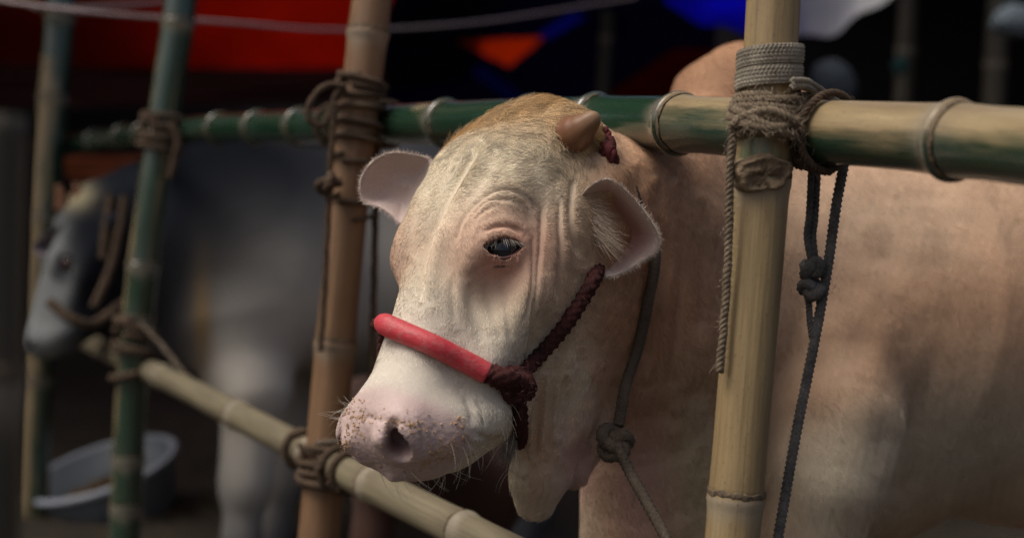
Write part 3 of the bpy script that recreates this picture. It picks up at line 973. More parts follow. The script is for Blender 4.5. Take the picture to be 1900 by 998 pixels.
def comb(p):
    """direction the hair lies, world space"""
    lp = to_head(p); x, y, d = to_px(p)
    s_ = np.tanh(lp[:, 0] / .02)
    up = 1 / (1 + np.exp((lp[:, 1] - .17) / .025))
    v = np.zeros_like(lp)
    v[:, 1] = 1 - 2 * up; v[:, 0] = s_ * (.75 * up + .55 * (1 - up) + .6 * np.exp(-((lp[:, 1] - .17) / .05) ** 2)); v[:, 2] = -.25
    v[:, 0] += .25 * wob(p, 45, 21); v[:, 1] += .25 * wob(p, 45, 22)
    v = v @ RHW.T
    b = RC @ np.array([.35, -1, 0])
    bd = 1 / (1 + np.exp(-(x - 1075) / 18.)) * np.maximum(lp[:, 1] < .28, lp[:, 2] < -.24)
    v = v * (1 - bd)[:, None] + b * bd[:, None]
    w = np.stack([wob(p, 30, 31), wob(p, 30, 32), wob(p, 30, 33)], 1) * .3
    return v + w


mk = thead & ~nosep & (ew > .0262) & seen
p, nn, cc, k = scatter(mk, 150000, 1)
lp = to_head(p)
L = .0068 + .004 * np.exp(-((lp[:, 1] - .10) / .06) ** 2) * np.clip((lp[:, 2] + .03) / .03, 0, 1)
L *= np.clip(ew[k] / .05, .45, 1) * np.clip((.50 - lp[:, 1]) / .12, .55, 1)
hairs('coat', p, comb(p), nn, L, .00062, cc * 1.18, MATS['fur'], cow_o, seg=4, lift=.20, curl=.05, seed=2, jitter=.13, var=.24)['kind'] = 'stuff'
# forelock: longer, tousled hair on the poll and round the horn
wgt = np.exp(-((tlp[:, 1] - .005) / .078) ** 2) * np.clip((tlp[:, 2] + .065) / .03, 0, 1)
fl = thead & (wgt > np.random.default_rng(4).uniform(.08, 1.05, len(area)))
p, nn, cc, k = scatter(fl, 24000, 9)
lp = to_head(p); x_, y_, d_ = to_px(p); wk = wgt[k]
dv = comb(p) * .6 + (RHW @ np.array([0, .8, .0]))[None] * np.clip(lp[:, 1] + .02, 0, .06)[:, None] * 8
dv = dv + (RC @ np.array([.8, -.7, .1]))[None] * (np.clip((x_ - 940) / 60, 0, 1) * wk * 1.6)[:, None]
sw = np.stack([wob(p, 80, 41), wob(p, 80, 42), wob(p, 80, 43)], 1) * 1.6
yl = (.45 + .60 * noise3(p, 50, 44))[:, None] * (wk ** 1.7)[:, None]
c2 = cc * (1 - yl) + np.array([.46, .28, .11]) * yl
hairs('forelock', p, dv + sw, nn, .009 + .025 * wk ** 1.5, .0007, c2 * 1.1, MATS['fur'], cow_o, seg=6, lift=.42, curl=.35, droop=.25, seed=6, clump=.75)['kind'] = 'stuff'
# neck and body, shorter and lying flat
mk = (~thead) & (tear < 0) & seen & (tx > 900) & (tx < 2050) & (ty > 20) & (ty < 1080)
p, nn, cc, k = scatter(mk, 190000, 12)
_x, _y, _d = to_px(p); _q = np.stack([_x * .05 + .012 * _y, _y * .006, _x * 0], 1)
cc = cc * (.90 + .20 * noise3(_q, 9, 66) * (.5 + noise3(_q * .4, 9, 67)))[:, None]
hairs('coat', p, comb(p), nn, .014, .0008, cc * 1.06, MATS['fur'], cow_o, seg=3, lift=.18, curl=.04, seed=13, jitter=.12, var=.08, clump=.08)['kind'] = 'stuff'
# ears: fringe and long hair inside the bowl
mk = (tear >= 0)
p, nn, cc, k = scatter(mk & ((tear > .93) | (tear > 2)), 16000, 14)
out = p - np.where((tear[k] >= 0)[:, None] & (to_px(p)[0] > 950)[:, None], P(1122, 420, 1.95), P(750, 345, 2.06))
hairs('ear_hair', p, out / np.linalg.norm(out, axis=1)[:, None], nn, .0075, .0006, cc * 1.15, MATS['fur'], cow_o, seg=4, lift=.5, seed=15)['kind'] = 'stuff'
g = np.random.default_rng(16)
N = 480
tt = g.uniform(0, 1, N)
a0 = np.array([P(1075 + 30 * a, 372 + 70 * a, 1.895 - .002 * a) for a in tt]) + g.normal(0, .003, (N, 3))
nn = np.tile(RC @ np.array([.15, .1, 1.0]), (N, 1)); nn /= np.linalg.norm(nn, axis=1)[:, None]
dv = np.tile(RC @ np.array([1.0, -.55, -.2]), (N, 1)) + g.normal(0, .16, (N, 3))
hairs('ear_hair', a0, dv, nn, .042, .0006, np.tile([.58, .47, .36], (N, 1)), MATS['fur'], cow_o, seg=6, lift=.35, droop=.25, curl=.1, seed=17)['kind'] = 'stuff'
# whiskers
mk = thead & (tlp[:, 1] > .36) & (tlp[:, 2] < -.06) & seen
p, nn, cc, k = scatter(mk, 70, 18)
hairs('whiskers', p, np.tile(RC @ np.array([.3, -1, .2]), (70, 1)), nn, .035, .0005, np.tile([.6, .55, .45], (70, 1)), MATS['fur'], cow_o, seg=5, lift=.9, droop=.3, seed=19)['kind'] = 'stuff'
p = np.array([skin(x, y, 0) for x, y in [(642, 762), (636, 775), (634, 790), (650, 757), (645, 770), (660, 756)] * 3]) + g.normal(0, .003, (18, 3))
hairs('whiskers', p, np.tile(RC @ np.array([-1, .4, 0]), (18, 1)), np.tile(RC @ np.array([-.7, .4, .4]), (18, 1)), .03, .0004, np.tile([.6, .55, .45], (18, 1)), MATS['fur'], cow_o, seg=5, lift=.6, droop=.3, seed=20)['kind'] = 'stuff'

# ------------------------------------------------------------------ rope halter with a pink sleeve over the nose
MATS['halter'] = mat_rope('halter_rope', (.012, .008, .007), (.090, .026, .024))
MATS['red_rope'] = mat_rope('red_rope', (.030, .010, .010), (.13, .028, .030))
t = NT('pink_sleeve'); tc = t.node('ShaderNodeTexCoord'); n = t.noise(85, 6, .75, tc.outputs['Object']); n2 = t.noise(300, 3, .6, tc.outputs['Object'])
dk = t.ramp(n.outputs[0], [(.48, (0, 0, 0)), (.70, (1, 1, 1))])
t.set(Base_Color=t.mix(t.math('MULTIPLY', dk.outputs[0], .6), t.mix(n2.outputs[0], (.48, .028, .040), (.62, .060, .080)), (.42, .20, .17)), Roughness=.46)
t.b.inputs['Subsurface Weight'].default_value = .1; t.b.inputs['Subsurface Radius'].default_value = (.006, .002, .002)
t.bump(t.math('ADD', n.outputs[0], t.math('MULTIPLY', n2.outputs[0], .3)), .5, .003); MATS['sleeve'] = t.m
hl = skin(935, 715)
halter = empty('rope_halter', tuple(hl), 'dark red rope halter with pink rubber sleeve on the cream cow\'s nose', 'halter')
sl = np.array([skin(900, 692, .0100), skin(850, 669, .0105), skin(795, 643, .0110), skin(745, 618, .0110)])
_q, _, _dl = to_px(sl[-1])
far = np.array([P(714, 601, _dl + .014), P(703, 597, _dl + .028)])
path = spline(np.concatenate([sl, far]), 70); tt = np.linspace(0, 1, 70)
rr = np.interp(tt, [0, .004, .3, .75, .9, .95, .98, 1], [.0130, .0138, .0136, .0140, .0140, .0120, .0085, .002])
v, f, uv = tube(path, rr, 32, True, rr * .92, lambda A, S: 1 + .012 * np.sin(S * 60 + np.sin(A) * 2) + .008 * np.sin(3 * A + S * 110))
place(link('nose_sleeve', mesh_uv('nose_sleeve', v, f, uv), None, MATS['sleeve']), halter)
nb = snaps([(895, 690), (915, 700), (935, 715)], .010)
rope_obj('nose_rope', spline(np.concatenate([sl[:1] * .9 + nb[1:2] * .1, nb[1:]]), 20), .0110, MATS['halter'], halter, 'braid', cell=.011, sides=24, amp=.35)
# far side of the noseband: the mirror image of the near one
fm = to_head(np.concatenate([snaps([(742, 614), (800, 641), (868, 676), (935, 715)], .010)])) * [-1, 1, 1]
fm = THW + (fm * SH) @ RHW.T
rope_obj('nose_rope', spline(np.concatenate([path[-3:-2], [P(699, 603, _dl + .04)], [P(712, 612, _dl + .06)], fm[2:]]), 40), .0075, MATS['halter'], halter, 'braid', cell=.011, sides=20, amp=.35)


def knot_path(c, size, turns=2, seed=0, n=90, ax=None):
    g = np.random.default_rng(seed); t = np.linspace(0, 2 * np.pi, n)
    R_ = np.linalg.qr(g.normal(size=(3, 3)))[0] if ax is None else ax
    q = np.stack([np.sin(t) + 2 * np.sin(2 * t), np.cos(t) - 2 * np.cos(2 * t), -np.sin(3 * t) * 1.3], 1) / 3
    return np.asarray(c) + (q @ R_.T) * size


kc = skin(936, 712, .016)
AXK = RC @ np.array([[.8, .6, 0], [-.6, .8, 0], [0, 0, .55]])
v, f, uv = merge([braided(knot_path(kc, .0165, 2, 1, ax=AXK), .0090, None, .010, 18, .38),
                  braided(spline([skin(903, 690, .012), skin(922, 697, .024), skin(950, 712, .024), skin(962, 728, .012)], 20), .0110, None, .011, 20, .38),
                  braided(spline([skin(955, 692, .010), skin(945, 715, .024), skin(925, 722, .012)], 16), .0105, None, .011, 20, .38)])
place(link('knot', mesh_uv('knot', v, f, uv), None, MATS['halter']), halter)
ck = snaps([(945, 705), (968, 683), (1000, 650), (1035, 608), (1068, 562), (1095, 512)], .009)
ck = np.concatenate([ck, [P(1115, 470, 1.99), P(1140, 420, 2.01)]])
rope_obj('cheek_rope', spline(ck, 60), .0092, MATS['halter'], halter, 'braid', cell=.012, sides=24, amp=.4)
g = np.random.default_rng(29); ckp = spline(ck, 60)[:48]; N = 500
fi = ckp[g.integers(0, 48, N)] + g.normal(0, .006, (N, 3)); fn = g.normal(0, 1, (N, 3)); fn /= np.linalg.norm(fn, axis=1)[:, None]
hairs('frayed_fibres', fi, g.normal(0, 1, (N, 3)), fn, .009, .0004, np.tile([.11, .045, .04], (N, 1)), MATS['fur'], halter, seg=4, lift=.5, curl=.4, seed=28)['kind'] = 'stuff'
fi = kc + g.normal(0, .013, (N, 3))
hairs('frayed_fibres', fi, g.normal(0, 1, (N, 3)), fn, .010, .0005, np.tile([.10, .05, .045], (N, 1)), MATS['fur'], halter, seg=4, lift=.5, curl=.4, seed=27)['kind'] = 'stuff'
th_ = np.concatenate([snaps([(950, 735), (955, 765), (957, 795)], .008), [skin(960, 806, .002) + RC @ np.array([.004, -.012, -.03]), skin(960, 800, 0) + RC @ np.array([.02, -.01, -.10])]])
rope_obj('throat_rope', spline(th_, 30), .0095, MATS['halter'], halter, 'braid', cell=.011, sides=20, amp=.38)
for dx, dy in ((0, 0), (17, 10)):
    pl = np.array([skin(x + dx, y + dy, .009) for x, y in ((1096, 240), (1106, 262), (1116, 285))] + [P(1126 + dx, 314 + dy, 1.925), P(1132 + dx, 342 + dy, 1.955), P(1145 + dx, 400, 1.995)])
    rope_obj('poll_rope', spline(pl, 40), .0085, MATS['red_rope'], halter, 'twist', pitch=.030)
pl = np.array([skin(1096, 240, .009), P(1060, 235, 2.02), P(1000, 225, 2.08), P(920, 240, 2.10)])
rope_obj('poll_rope', spline(pl, 30), .0088, MATS['red_rope'], halter, 'twist', pitch=.034)
g = np.random.default_rng(30); N = 130
rt = P(950, 812, 1.86) + g.normal(0, .003, (N, 3))
hairs('tassel', rt, np.tile(RC @ np.array([-.35, -1, .1]), (N, 1)), np.tile(RC @ np.array([0, 0, 1.0]), (N, 1)), .034, .0008, np.tile([.30, .27, .23], (N, 1)), MATS['fur'], halter, seg=5, lift=.1, curl=.1, seed=31)['kind'] = 'stuff'

# ------------------------------------------------------------------ grey lead rope round the neck
MATS['grey_rope'] = mat_rope('grey_rope', (.045, .035, .026), (.17, .135, .10))
MATS['jute'] = mat_rope('jute', (.075, .055, .036), (.26, .205, .14))
MATS['dark_rope'] = mat_rope('dark_rope', (.035, .024, .016), (.13, .09, .06))
MATS['strap'] = mat_rope('strap', (.12, .105, .08), (.36, .32, .25))
MATS['grey_strap'] = mat_rope('grey_strap', (.035, .035, .033), (.19, .18, .165))
lead = empty('lead_rope', tuple(skin(1140, 815)), 'thin grey lead rope knotted on the cream cow\'s neck below the ear', 'rope')
lp_ = np.concatenate([[P(1130, 262, 2.05)], [P(1165, 330, 1.99), P(1190, 400, 1.99)], snaps([(1205, 470), (1192, 560), (1176, 640)], .009), [P(1161, 715, 1.99), P(1147, 790, 1.965)]])
rope_obj('neck_rope', spline(lp_, 90), .0078, MATS['grey_rope'], lead, 'braid', cell=.008, sides=14, amp=.3)
kp = P(1138, 820, 1.955)
AX2 = RC @ np.array([[.9, .4, 0], [-.4, .9, 0], [0, 0, .7]])
v, f, uv = merge([braided(knot_path(kp, .021, 2, 2, ax=AX2), .0085, None, .008, 14, .3), braided(knot_path(kp + RC @ np.array([.006, -.004, .004]), .014, 2, 3), .0085, None, .008, 14, .3)])
place(link('knot', mesh_uv('knot', v, f, uv), None, MATS['grey_rope']), lead)
tl = np.array([kp + RC @ np.array([.004, 0, .012]), P(1165, 868, 1.93), P(1200, 932, 1.90), P(1240, 1005, 1.87), P(1330, 1180, 1.80)])
rope_obj('rope_end', spline(tl, 60), .0075, MATS['grey_rope'], lead, 'braid', cell=.008, sides=14, amp=.3)
fr = np.random.default_rng(33); N = 160
hairs('frayed_fibres', kp + fr.normal(0, .014, (N, 3)), fr.normal(0, 1, (N, 3)), np.tile(RC @ np.array([0, 0, 1.0]), (N, 1)), .014, .0006, np.tile([.16, .12, .09], (N, 1)), MATS['fur'], lead, seg=4, lift=.5, curl=.3, seed=34)['kind'] = 'stuff'


# ------------------------------------------------------------------ bamboo fence
MATS['bamboo_tan'] = mat_bamboo('bamboo_tan')
MATS['bamboo_green'] = mat_bamboo('bamboo_green', tan=(.38, .295, .16), green=(.009, .031, .017), rough=.30)
MATS['bamboo_dull'] = mat_bamboo('bamboo_dull', tan=(.22, .19, .12), brown=(.08, .06, .038), green=(.05, .10, .035), rough=.5)
MATS['bamboo_orange'] = mat_bamboo('bamboo_orange', tan=(.26, .15, .075), brown=(.13, .065, .03), rough=.5)
MATS['bamboo_dark'] = mat_bamboo('bamboo_dark', tan=(.065, .055, .034), brown=(.03, .026, .016), rough=.55)
t = NT('node_scar'); tc = t.node('ShaderNodeTexCoord'); n = t.noise(130, 4, .7, tc.outputs['Object'])
t.set(Base_Color=t.ramp(n.outputs[0], [(.35, (.035, .024, .014)), (.7, (.20, .145, .085))]).outputs[0], Roughness=.8); t.bump(n.outputs[0], .8, .003)
MATS['node_scar'] = t.m


def bamboo(name, pts, radius, nodes, material, label, green=lambda a, s: 0 * a, group='bamboo poles of the fence', seed=0, swell=.10, dirt=.25, sides=36, scar=MATS['node_scar'], skew=.15):
    """culm along pts (world); nodes = positions along it in metres; r may be (start, end)"""
    g = np.random.default_rng(seed); pts = np.asarray(pts, float)
    q0 = spline(pts, 400); L = np.linalg.norm(np.diff(q0, axis=0), axis=1).sum()
    s = np.linspace(0, L, int(L / .012))
    for nd in nodes: s = np.concatenate([s, nd + np.linspace(-.018, .018, 19)])
    s = np.unique(np.clip(s, 0, L)); S0 = np.linspace(0, L, 400)
    q = np.stack([np.interp(s, S0, q0[:, k]) for k in range(3)], 1)
    r0, r1 = radius if isinstance(radius, tuple) else (radius, radius)
    r = r0 + (r1 - r0) * s / L
    k = np.ones_like(s)
    for nd in nodes:
        x = (s - nd)
        k += swell * np.exp(-((x - .004) / .010) ** 2) * .8 + swell * .35 * np.exp(-(x / .035) ** 2) - swell * .5 * np.exp(-((x + .0055) / .0028) ** 2)
    r = r * k * (1 + .012 * np.sin(s * 9 + seed))
    v, f, uv = tube(q, r, sides, True, None, lambda A, S: 1 + .012 * np.sin(2 * A + seed) + .006 * np.sin(5 * A + S * 6) + .004 * np.sin(9 * A + 2 * seed))
    uv = uv + np.array([0, seed * 3.17])
    o = empty(name, tuple(q[0] if q[0][2] < q[-1][2] else q[-1]), label, 'bamboo pole', group)
    me = mesh_uv('culm', v, f, uv)
    A, S = uv[:, 0], uv[:, 1] - seed * 3.17
    msk = np.zeros((len(v), 3)); msk[:, 0] = np.clip(green(A, S), 0, 1)
    nd_d = np.min([np.abs(S - nd) for nd in nodes] + [np.full(len(S), 9.)], axis=0)
    below = np.min([np.where(S > nd, S - nd, 9.) for nd in nodes] + [np.full(len(S), 9.)], axis=0)
    msk[:, 2] = np.exp(-(np.maximum(below - .010, 0) / (.012 + .010 * np.sin(A * 2 * np.pi * 2 + seed) ** 2)) ** 2) * (below > .002)
    msk[:, 1] = dirt * np.exp(-(nd_d / .03) ** 2) + .12 * g.random()
    set_col(me, 'Mask', msk)
    place(link('culm', me, None, material), o)
    t_, n_, b_ = frames(q)
    for nd in nodes:
        if nd < .01 or nd > L - .01: continue
        i = int(np.argmin(np.abs(s - (nd - .0035))))
        a = np.linspace(0, 2 * np.pi, 48, endpoint=False); wv = g.normal(0, .0009, 48); wv = (wv + np.roll(wv, 1)) / 2
        rr_ = r[i] * (1.0 + .012 * np.sin(2 * a + seed)) + .0008
        ring = q[i] + n_[i] * (np.cos(a) * rr_)[:, None] + b_[i] * (np.sin(a) * rr_)[:, None] + t_[i] * (wv * 1.2)[:, None]
        ring = np.concatenate([ring, ring[:1]])
        vv, ff, uu = tube(ring, .0042, 8, False, .0010, lambda A, S: 1 + .22 * np.sin(S * 330) + .15 * np.sin(S * 911), up=t_[i])
        place(link('node', mesh_uv('node', vv, ff, uu), None, scar), o)
    return o, q, r


def arc(o_pts, x):  # metres along a polyline of photo points at which the photo x is reached
    q = spline(np.array([P(*p) for p in o_pts]), 400); s = np.concatenate([[0], np.cumsum(np.linalg.norm(np.diff(q, axis=0), axis=1))])
    X = to_px(q)[0]; i = np.argsort(X); return float(np.interp(x, X[i], s[i]))


def arcy(o_pts, y):
    q = spline(np.array([P(*p) for p in o_pts]), 400); s = np.concatenate([[0], np.cumsum(np.linalg.norm(np.diff(q, axis=0), axis=1))])
    Y = to_px(q)[1]; i = np.argsort(Y); return float(np.interp(y, Y[i], s[i]))


# top rail, running away to the left
RAIL = [(2150, 300, 1.26), (1850, 268, 1.47), (1650, 252, 1.62), (1420, 240, 1.82), (1180, 226, 2.10), (960, 226, 2.36), (800, 230, 2.62), (690, 232, 2.83), (550, 236, 3.20), (400, 240, 3.68), (300, 248, 4.08), (200, 260, 4.60), (60, 278, 5.6)]
_s1, _s2, _s3 = arc(RAIL, 1500), arc(RAIL, 1262), arc(RAIL, 690)


def GA(A, S):
    c = np.cos(A * 2 * np.pi)
    near = .46 - .62 * c + .12 * np.sin(S * 11)
    mid = .56 - .48 * c
    farr = 1.12 - .22 * c - .25 * np.exp(-((S - arc(RAIL, 1090)) / .05) ** 2) - .3 * np.exp(-((S - arc(RAIL, 800)) / .06) ** 2)
    return np.where(S < _s1, near, np.where(S < _s2, mid, farr))

rail, rq, rr_ = bamboo('bamboo_rail', [P(*p) for p in RAIL], (.0385, .036), [arc(RAIL, x) for x in (1775, 1262, 1108, 985, 830, 690, 560, 480, 410, 330, 270, 232, 178, 120)], MATS['bamboo_green'],
                      'green and tan top rail of the fence, passing behind the cream cow\'s head', GA, seed=1, swell=.17)
LOW = [(60, 583, 5.6), (180, 642, 4.45), (320, 708, 3.63), (450, 775, 3.13), (600, 853, 2.72), (760, 934, 2.36), (980, 1045, 2.02), (1300, 1206, 1.66)]
bamboo('bamboo_rail', [P(*p) for p in LOW], (.030, .030), [arc(LOW, x) for x in (210, 300, 440, 575, 690, 860, 1050)], MATS['bamboo_dull'], 'pale bottom rail of the fence, passing under the cream cow\'s muzzle', seed=2, green=lambda A, S: .15 + 0 * A)

# posts
PR = [(1450, -330, 1.72), (1435, 0, 1.725), (1412, 360, 1.73), (1366, 918, 1.735), (1352, 1080, 1.735), (1305, 1700, 1.74), (1290, 2250, 1.745)]
post_r, prq, prr = bamboo('bamboo_post', [P(*p) for p in PR], (.0325, .0340), [arcy(PR, 920), arcy(PR, 330), arcy(PR, -250), arcy(PR, 1500)], MATS['bamboo_tan'], 'thick tan fence post with cut branch stub, in front of the cream cow\'s body',
                          green=lambda A, S: .08 + .35 * np.exp(-((S - arcy(PR, 300)) / .05) ** 2), seed=3, swell=.07)
PM = [(715, -260, 2.70), (690, 0, 2.70), (655, 300, 2.70), (622, 640, 2.70), (600, 900, 2.70), (580, 1150, 2.70), (560, 1500, 2.70), (550, 1800, 2.70)]
post_m, pmq, pmr = bamboo('bamboo_post', [P(*p) for p in PM], (.036, .039), [arcy(PM, 60), arcy(PM, 635), arcy(PM, 1010), arcy(PM, -200), arcy(PM, 1400)], MATS['bamboo_orange'], 'brown fence post left of the cream cow\'s muzzle, wound with rope at the top', green=lambda A, S: .02 + 0 * A, seed=4)
PL = [(352, -200, 3.85), (336, 0, 3.85), (300, 245, 3.85), (268, 480, 3.85), (246, 700, 3.85), (232, 1000, 3.85), (225, 1250, 3.85)]
bamboo('bamboo_post', [P(*p) for p in PL], (.041, .041), [arcy(PL, y) for y in (40, 250, 490, 590, 850, 940)], MATS['bamboo_green'], 'green and tan fence post in front of the dark grey cow', green=lambda A, S: .80 - .62 * np.sin(A * 2 * np.pi - .5), seed=5)
PLL = [(122, -150, 4.9), (114, 0, 4.9), (95, 240, 4.9), (80, 500, 4.9), (66, 800, 4.9), (60, 1030, 4.9)]
bamboo('bamboo_post', [P(*p) for p in PLL], (.050, .050), [arcy(PLL, y) for y in (30, 180, 400, 700)], MATS['bamboo_green'], 'green fence post farthest away, at the left end of the top rail', green=lambda A, S: 1.05 - .35 * np.sin(A * 2 * np.pi + .6) - .45 * (S > arcy(PLL, 110)), seed=6)
PN = [(-15, 215, .92), (-22, 500, .92), (-30, 998, .92), (-50, 2000, .92), (-80, 3500, .93)]
bamboo('bamboo_post', [P(*p) for p in PN], (.022, .024), [arcy(PN, 700), arcy(PN, 1500)], MATS['bamboo_dark'], 'blurred dark brown pole close by at the left edge', seed=7)


# stub of a cut branch on the thick post
def stub():
    c = P(1418, 322, 1.695); ax = RC @ np.array([.10, -.12, 1.0]); ax /= np.linalg.norm(ax)
    u = RC @ np.array([1, 0, 0]); u = u - ax * (u @ ax); u /= np.linalg.norm(u); w = np.cross(ax, u)
    g = np.random.default_rng(8); N = 40; a = np.linspace(0, 2 * np.pi, N, endpoint=False)
    wob_ = 1 + .10 * np.sin(2 * a + 1) + .07 * np.sin(5 * a) + g.normal(0, .02, N)
    rings = []
    for k, (rd, h) in enumerate([(.033, -.022), (.032, -.008), (.0285, .002), (.0265, .007), (.024, .0075), (.019, .005), (.012, .0062), (.005, .0035)]):
        p = c + u * (np.cos(a) * rd * wob_ * 1.08)[:, None] + w * (np.sin(a) * rd * wob_ * .80)[:, None] + ax * h
        p = p + ax * (g.normal(0, .0013, N) * (k > 3) + .0035 * np.sin(a * 3 + k) * (k > 3))[:, None]
        rings.append(p)
    v = np.concatenate(rings); f = []
    for i in range(len(rings) - 1):
        for j in range(N): f.append([i * N + j, i * N + (j + 1) % N, (i + 1) * N + (j + 1) % N, (i + 1) * N + j])
    f.append([(len(rings) - 1) * N + j for j in range(N)])
    me = mesh_of('branch_stub', v, f)
    t = NT('cut_wood'); tc = t.node('ShaderNodeTexCoord'); n = t.noise(120, 5, .7, tc.outputs['Object']); n2 = t.noise(25, 3, .6, tc.outputs['Object'])
    t.set(Base_Color=t.ramp(t.math('ADD', t.math('MULTIPLY', n.outputs[0], .6), t.math('MULTIPLY', n2.outputs[0], .4)), [(.35, (.09, .06, .035)), (.62, (.34, .25, .15))]).outputs[0], Roughness=.85); t.bump(n.outputs[0], .9, .004)
    o = place(link('branch_stub', me, None, t.m), post_r); o['label'] = 'rough grey brown cut of a branch'


stub()


# ---- lashings
def around(q, r, s0, turns, pitch, extra, n=40, ph=0, squash=1.0, wav=0, seed=0):
    """helix round a pole: q = pole points, s0 = index position in metres from its start"""
    L = np.concatenate([[0], np.cumsum(np.linalg.norm(np.diff(q, axis=0), axis=1))]); t, nn, bb = frames(q)
    a = np.linspace(0, 2 * np.pi * turns, int(n * turns)); s = s0 + pitch * a / (2 * np.pi)
    g = np.random.default_rng(seed); s = s + wav * np.sin(a * .7 + g.uniform(0, 6)) 
    I = lambda X: np.stack([np.interp(s, L, X[:, k]) for k in range(3)], 1)
    R_ = np.interp(s, L, r) + extra
    return I(q) + I(nn) * (np.cos(a + ph) * R_)[:, None] + I(bb) * (np.sin(a + ph) * R_)[:, None]


def spos(q, y):
    Y = to_px(q)[1]; L = np.concatenate([[0], np.cumsum(np.linalg.norm(np.diff(q, axis=0), axis=1))]); i = np.argsort(Y)
    return float(np.interp(y, Y[i], L[i]))


def fibres(name, pts, n, length, colr, parent, seed, width=.0004):
    g = np.random.default_rng(seed); i = g.integers(0, len(pts), n)
    p = pts[i] + g.normal(0, .0035, (n, 3)); d = g.normal(0, 1, (n, 3))
    nn = p - p.mean(0); nn = g.normal(0, 1, (n, 3)); nn /= np.linalg.norm(nn, axis=1)[:, None]
    hairs(name, p, d, nn, length, width, np.tile(colr, (n, 1)), MATS['fur'], parent, seg=4, lift=.6, curl=.4, seed=seed)['kind'] = 'stuff'


# flat woven strap, two and a half turns
wl_ = empty('woven_strap', tuple(P(1430, 130, 1.69)), 'flat woven grey strap wound round the top of the thick tan post', 'strap')
h1 = around(prq, prr, spos(prq, 88), 2.25, .0245, .0045, ph=np.pi)
ax_up = prq[5] - prq[0]; ax_up /= np.linalg.norm(ax_up)


def flat_wrap(path, axis, width, thick, cell=.0062):
    """strap whose broad face lies against the pole: width along axis"""
    q = spline(path, max(60, int(np.linalg.norm(np.diff(path, axis=0), axis=1).sum() / .0012)))
    t = np.gradient(q, axis=0); t /= np.linalg.norm(t, axis=1)[:, None]
    w = axis - t * (t @ axis)[:, None]; w /= np.linalg.norm(w, axis=1)[:, None]; o_ = np.cross(t, w)
    s = np.concatenate([[0], np.cumsum(np.linalg.norm(np.diff(q, axis=0), axis=1))])
    nw = 26; x = np.linspace(-1, 1, nw); v = []
    for side in (1, -1):
        X, S_ = np.meshgrid(x, s)
        h = thick * .5 * np.sqrt(np.clip(1.02 - X ** 2, 0, 1)) ** .5
        pat = np.abs(np.sin(np.pi * (S_ / cell + np.abs(X) * 1.5))) * np.abs(np.sin(np.pi * X * width / cell * .5 + .2)) ** .4
        h = h * .7 + thick * .35 * pat * (np.abs(X) < .97)
        v.append(q[:, None] + w[:, None] * (X * width / 2)[..., None] + o_[:, None] * (side * h)[..., None])
    n_ = len(q); V = np.concatenate([v[0].reshape(-1, 3), v[1].reshape(-1, 3)[:]]); f = []
    B0 = n_ * nw
    for i in range(n_ - 1):
        for j in range(nw - 1):
            a = i * nw + j; f.append([a, a + 1, a + nw + 1, a + nw]); f.append([B0 + a, B0 + a + nw, B0 + a + nw + 1, B0 + a + 1])
        a = i * nw; f.append([a, a + nw, B0 + a + nw, B0 + a]); a = i * nw + nw - 1; f.append([a, B0 + a, B0 + a + nw, a + nw])
    uv = np.concatenate([np.stack([np.tile(x, n_), np.repeat(s, nw)], 1)] * 2)
    return V, f, uv


v, f, uv = flat_wrap(h1, ax_up, .0240, .0065, .0048)
place(link('turns', mesh_uv('turns', v, f, uv), None, MATS['strap']), wl_)
e0 = P(1488, 150, 1.70)
for k, (dy, de) in enumerate([(0, 0), (10, .01)]):
    rope_obj('loose_end', spline([P(1470, 150 + dy, 1.675), P(1497, 152 + dy, 1.70), P(1520, 166 + dy, 1.74 + de), P(1548, 186 + dy * .6, 1.775 + de), P(1575, 200, 1.80)], 30), .0044, MATS['strap'], wl_, 'twist', pitch=.018)

# jute lashing at the crossing
jl = empty('jute_lashing', tuple(P(1420, 220, 1.68)), 'hairy brown jute lashing where the thick tan post crosses the top rail', 'rope')
jp = [around(prq, prr, spos(prq, 190 + 7.5 * i), 1.0, .008 * (-1) ** i, .0045 + .0025 * (i % 3), ph=i * 1.3, wav=.006, seed=i) for i in range(8)]
i_r = int(np.argmin(np.abs(to_px(rq)[0] - 1500)))
jp2 = []
for k, xx in enumerate((1500, 1520, 1545)):
    s0 = arc(RAIL, xx); jp2.append(around(rq, rr_, s0, 1.15, .014, .005 + .002 * k, ph=1.0 + k, wav=.004, seed=20 + k))
diag = [spline([P(1356, 235, 1.69), P(1385, 215, 1.672), P(1430, 205, 1.668), P(1470, 225, 1.672), P(1505, 262, 1.72), P(1520, 300, 1.78)], 40),
        spline([P(1352, 215, 1.70), P(1390, 232, 1.668), P(1440, 238, 1.664), P(1485, 222, 1.69), P(1530, 200, 1.745), P(1570, 193, 1.79)], 40),
        spline([P(1356, 200, 1.70), P(1400, 222, 1.667), P(1450, 245, 1.667), P(1490, 262, 1.70), P(1510, 285, 1.76)], 40),
        spline([P(1480, 195, 1.70), P(1500, 215, 1.72), P(1490, 250, 1.71), P(1510, 280, 1.74), P(1500, 312, 1.80)], 40)]
for q_ in jp: rope_obj('turn', q_, .0052, MATS['jute'], jl, 'twist', pitch=.02)
for q_ in jp2: rope_obj('turn', q_, .0050, MATS['dark_rope'], jl, 'twist', pitch=.02)
for q_ in diag: rope_obj('turn', q_, .0054, MATS['jute'], jl, 'twist', pitch=.02)
allp = np.concatenate([np.concatenate(jp), np.concatenate(diag)]); vis = to_px(allp)[2] < 1.72
fibres('loose_fibres', allp[vis], 1600, .015, [.34, .27, .19], jl, 51, .0007)
fibres('loose_fibres', np.concatenate(jp2 + [diag[0][25:]]), 300, .012, [.16, .12, .08], jl, 52, .0007)
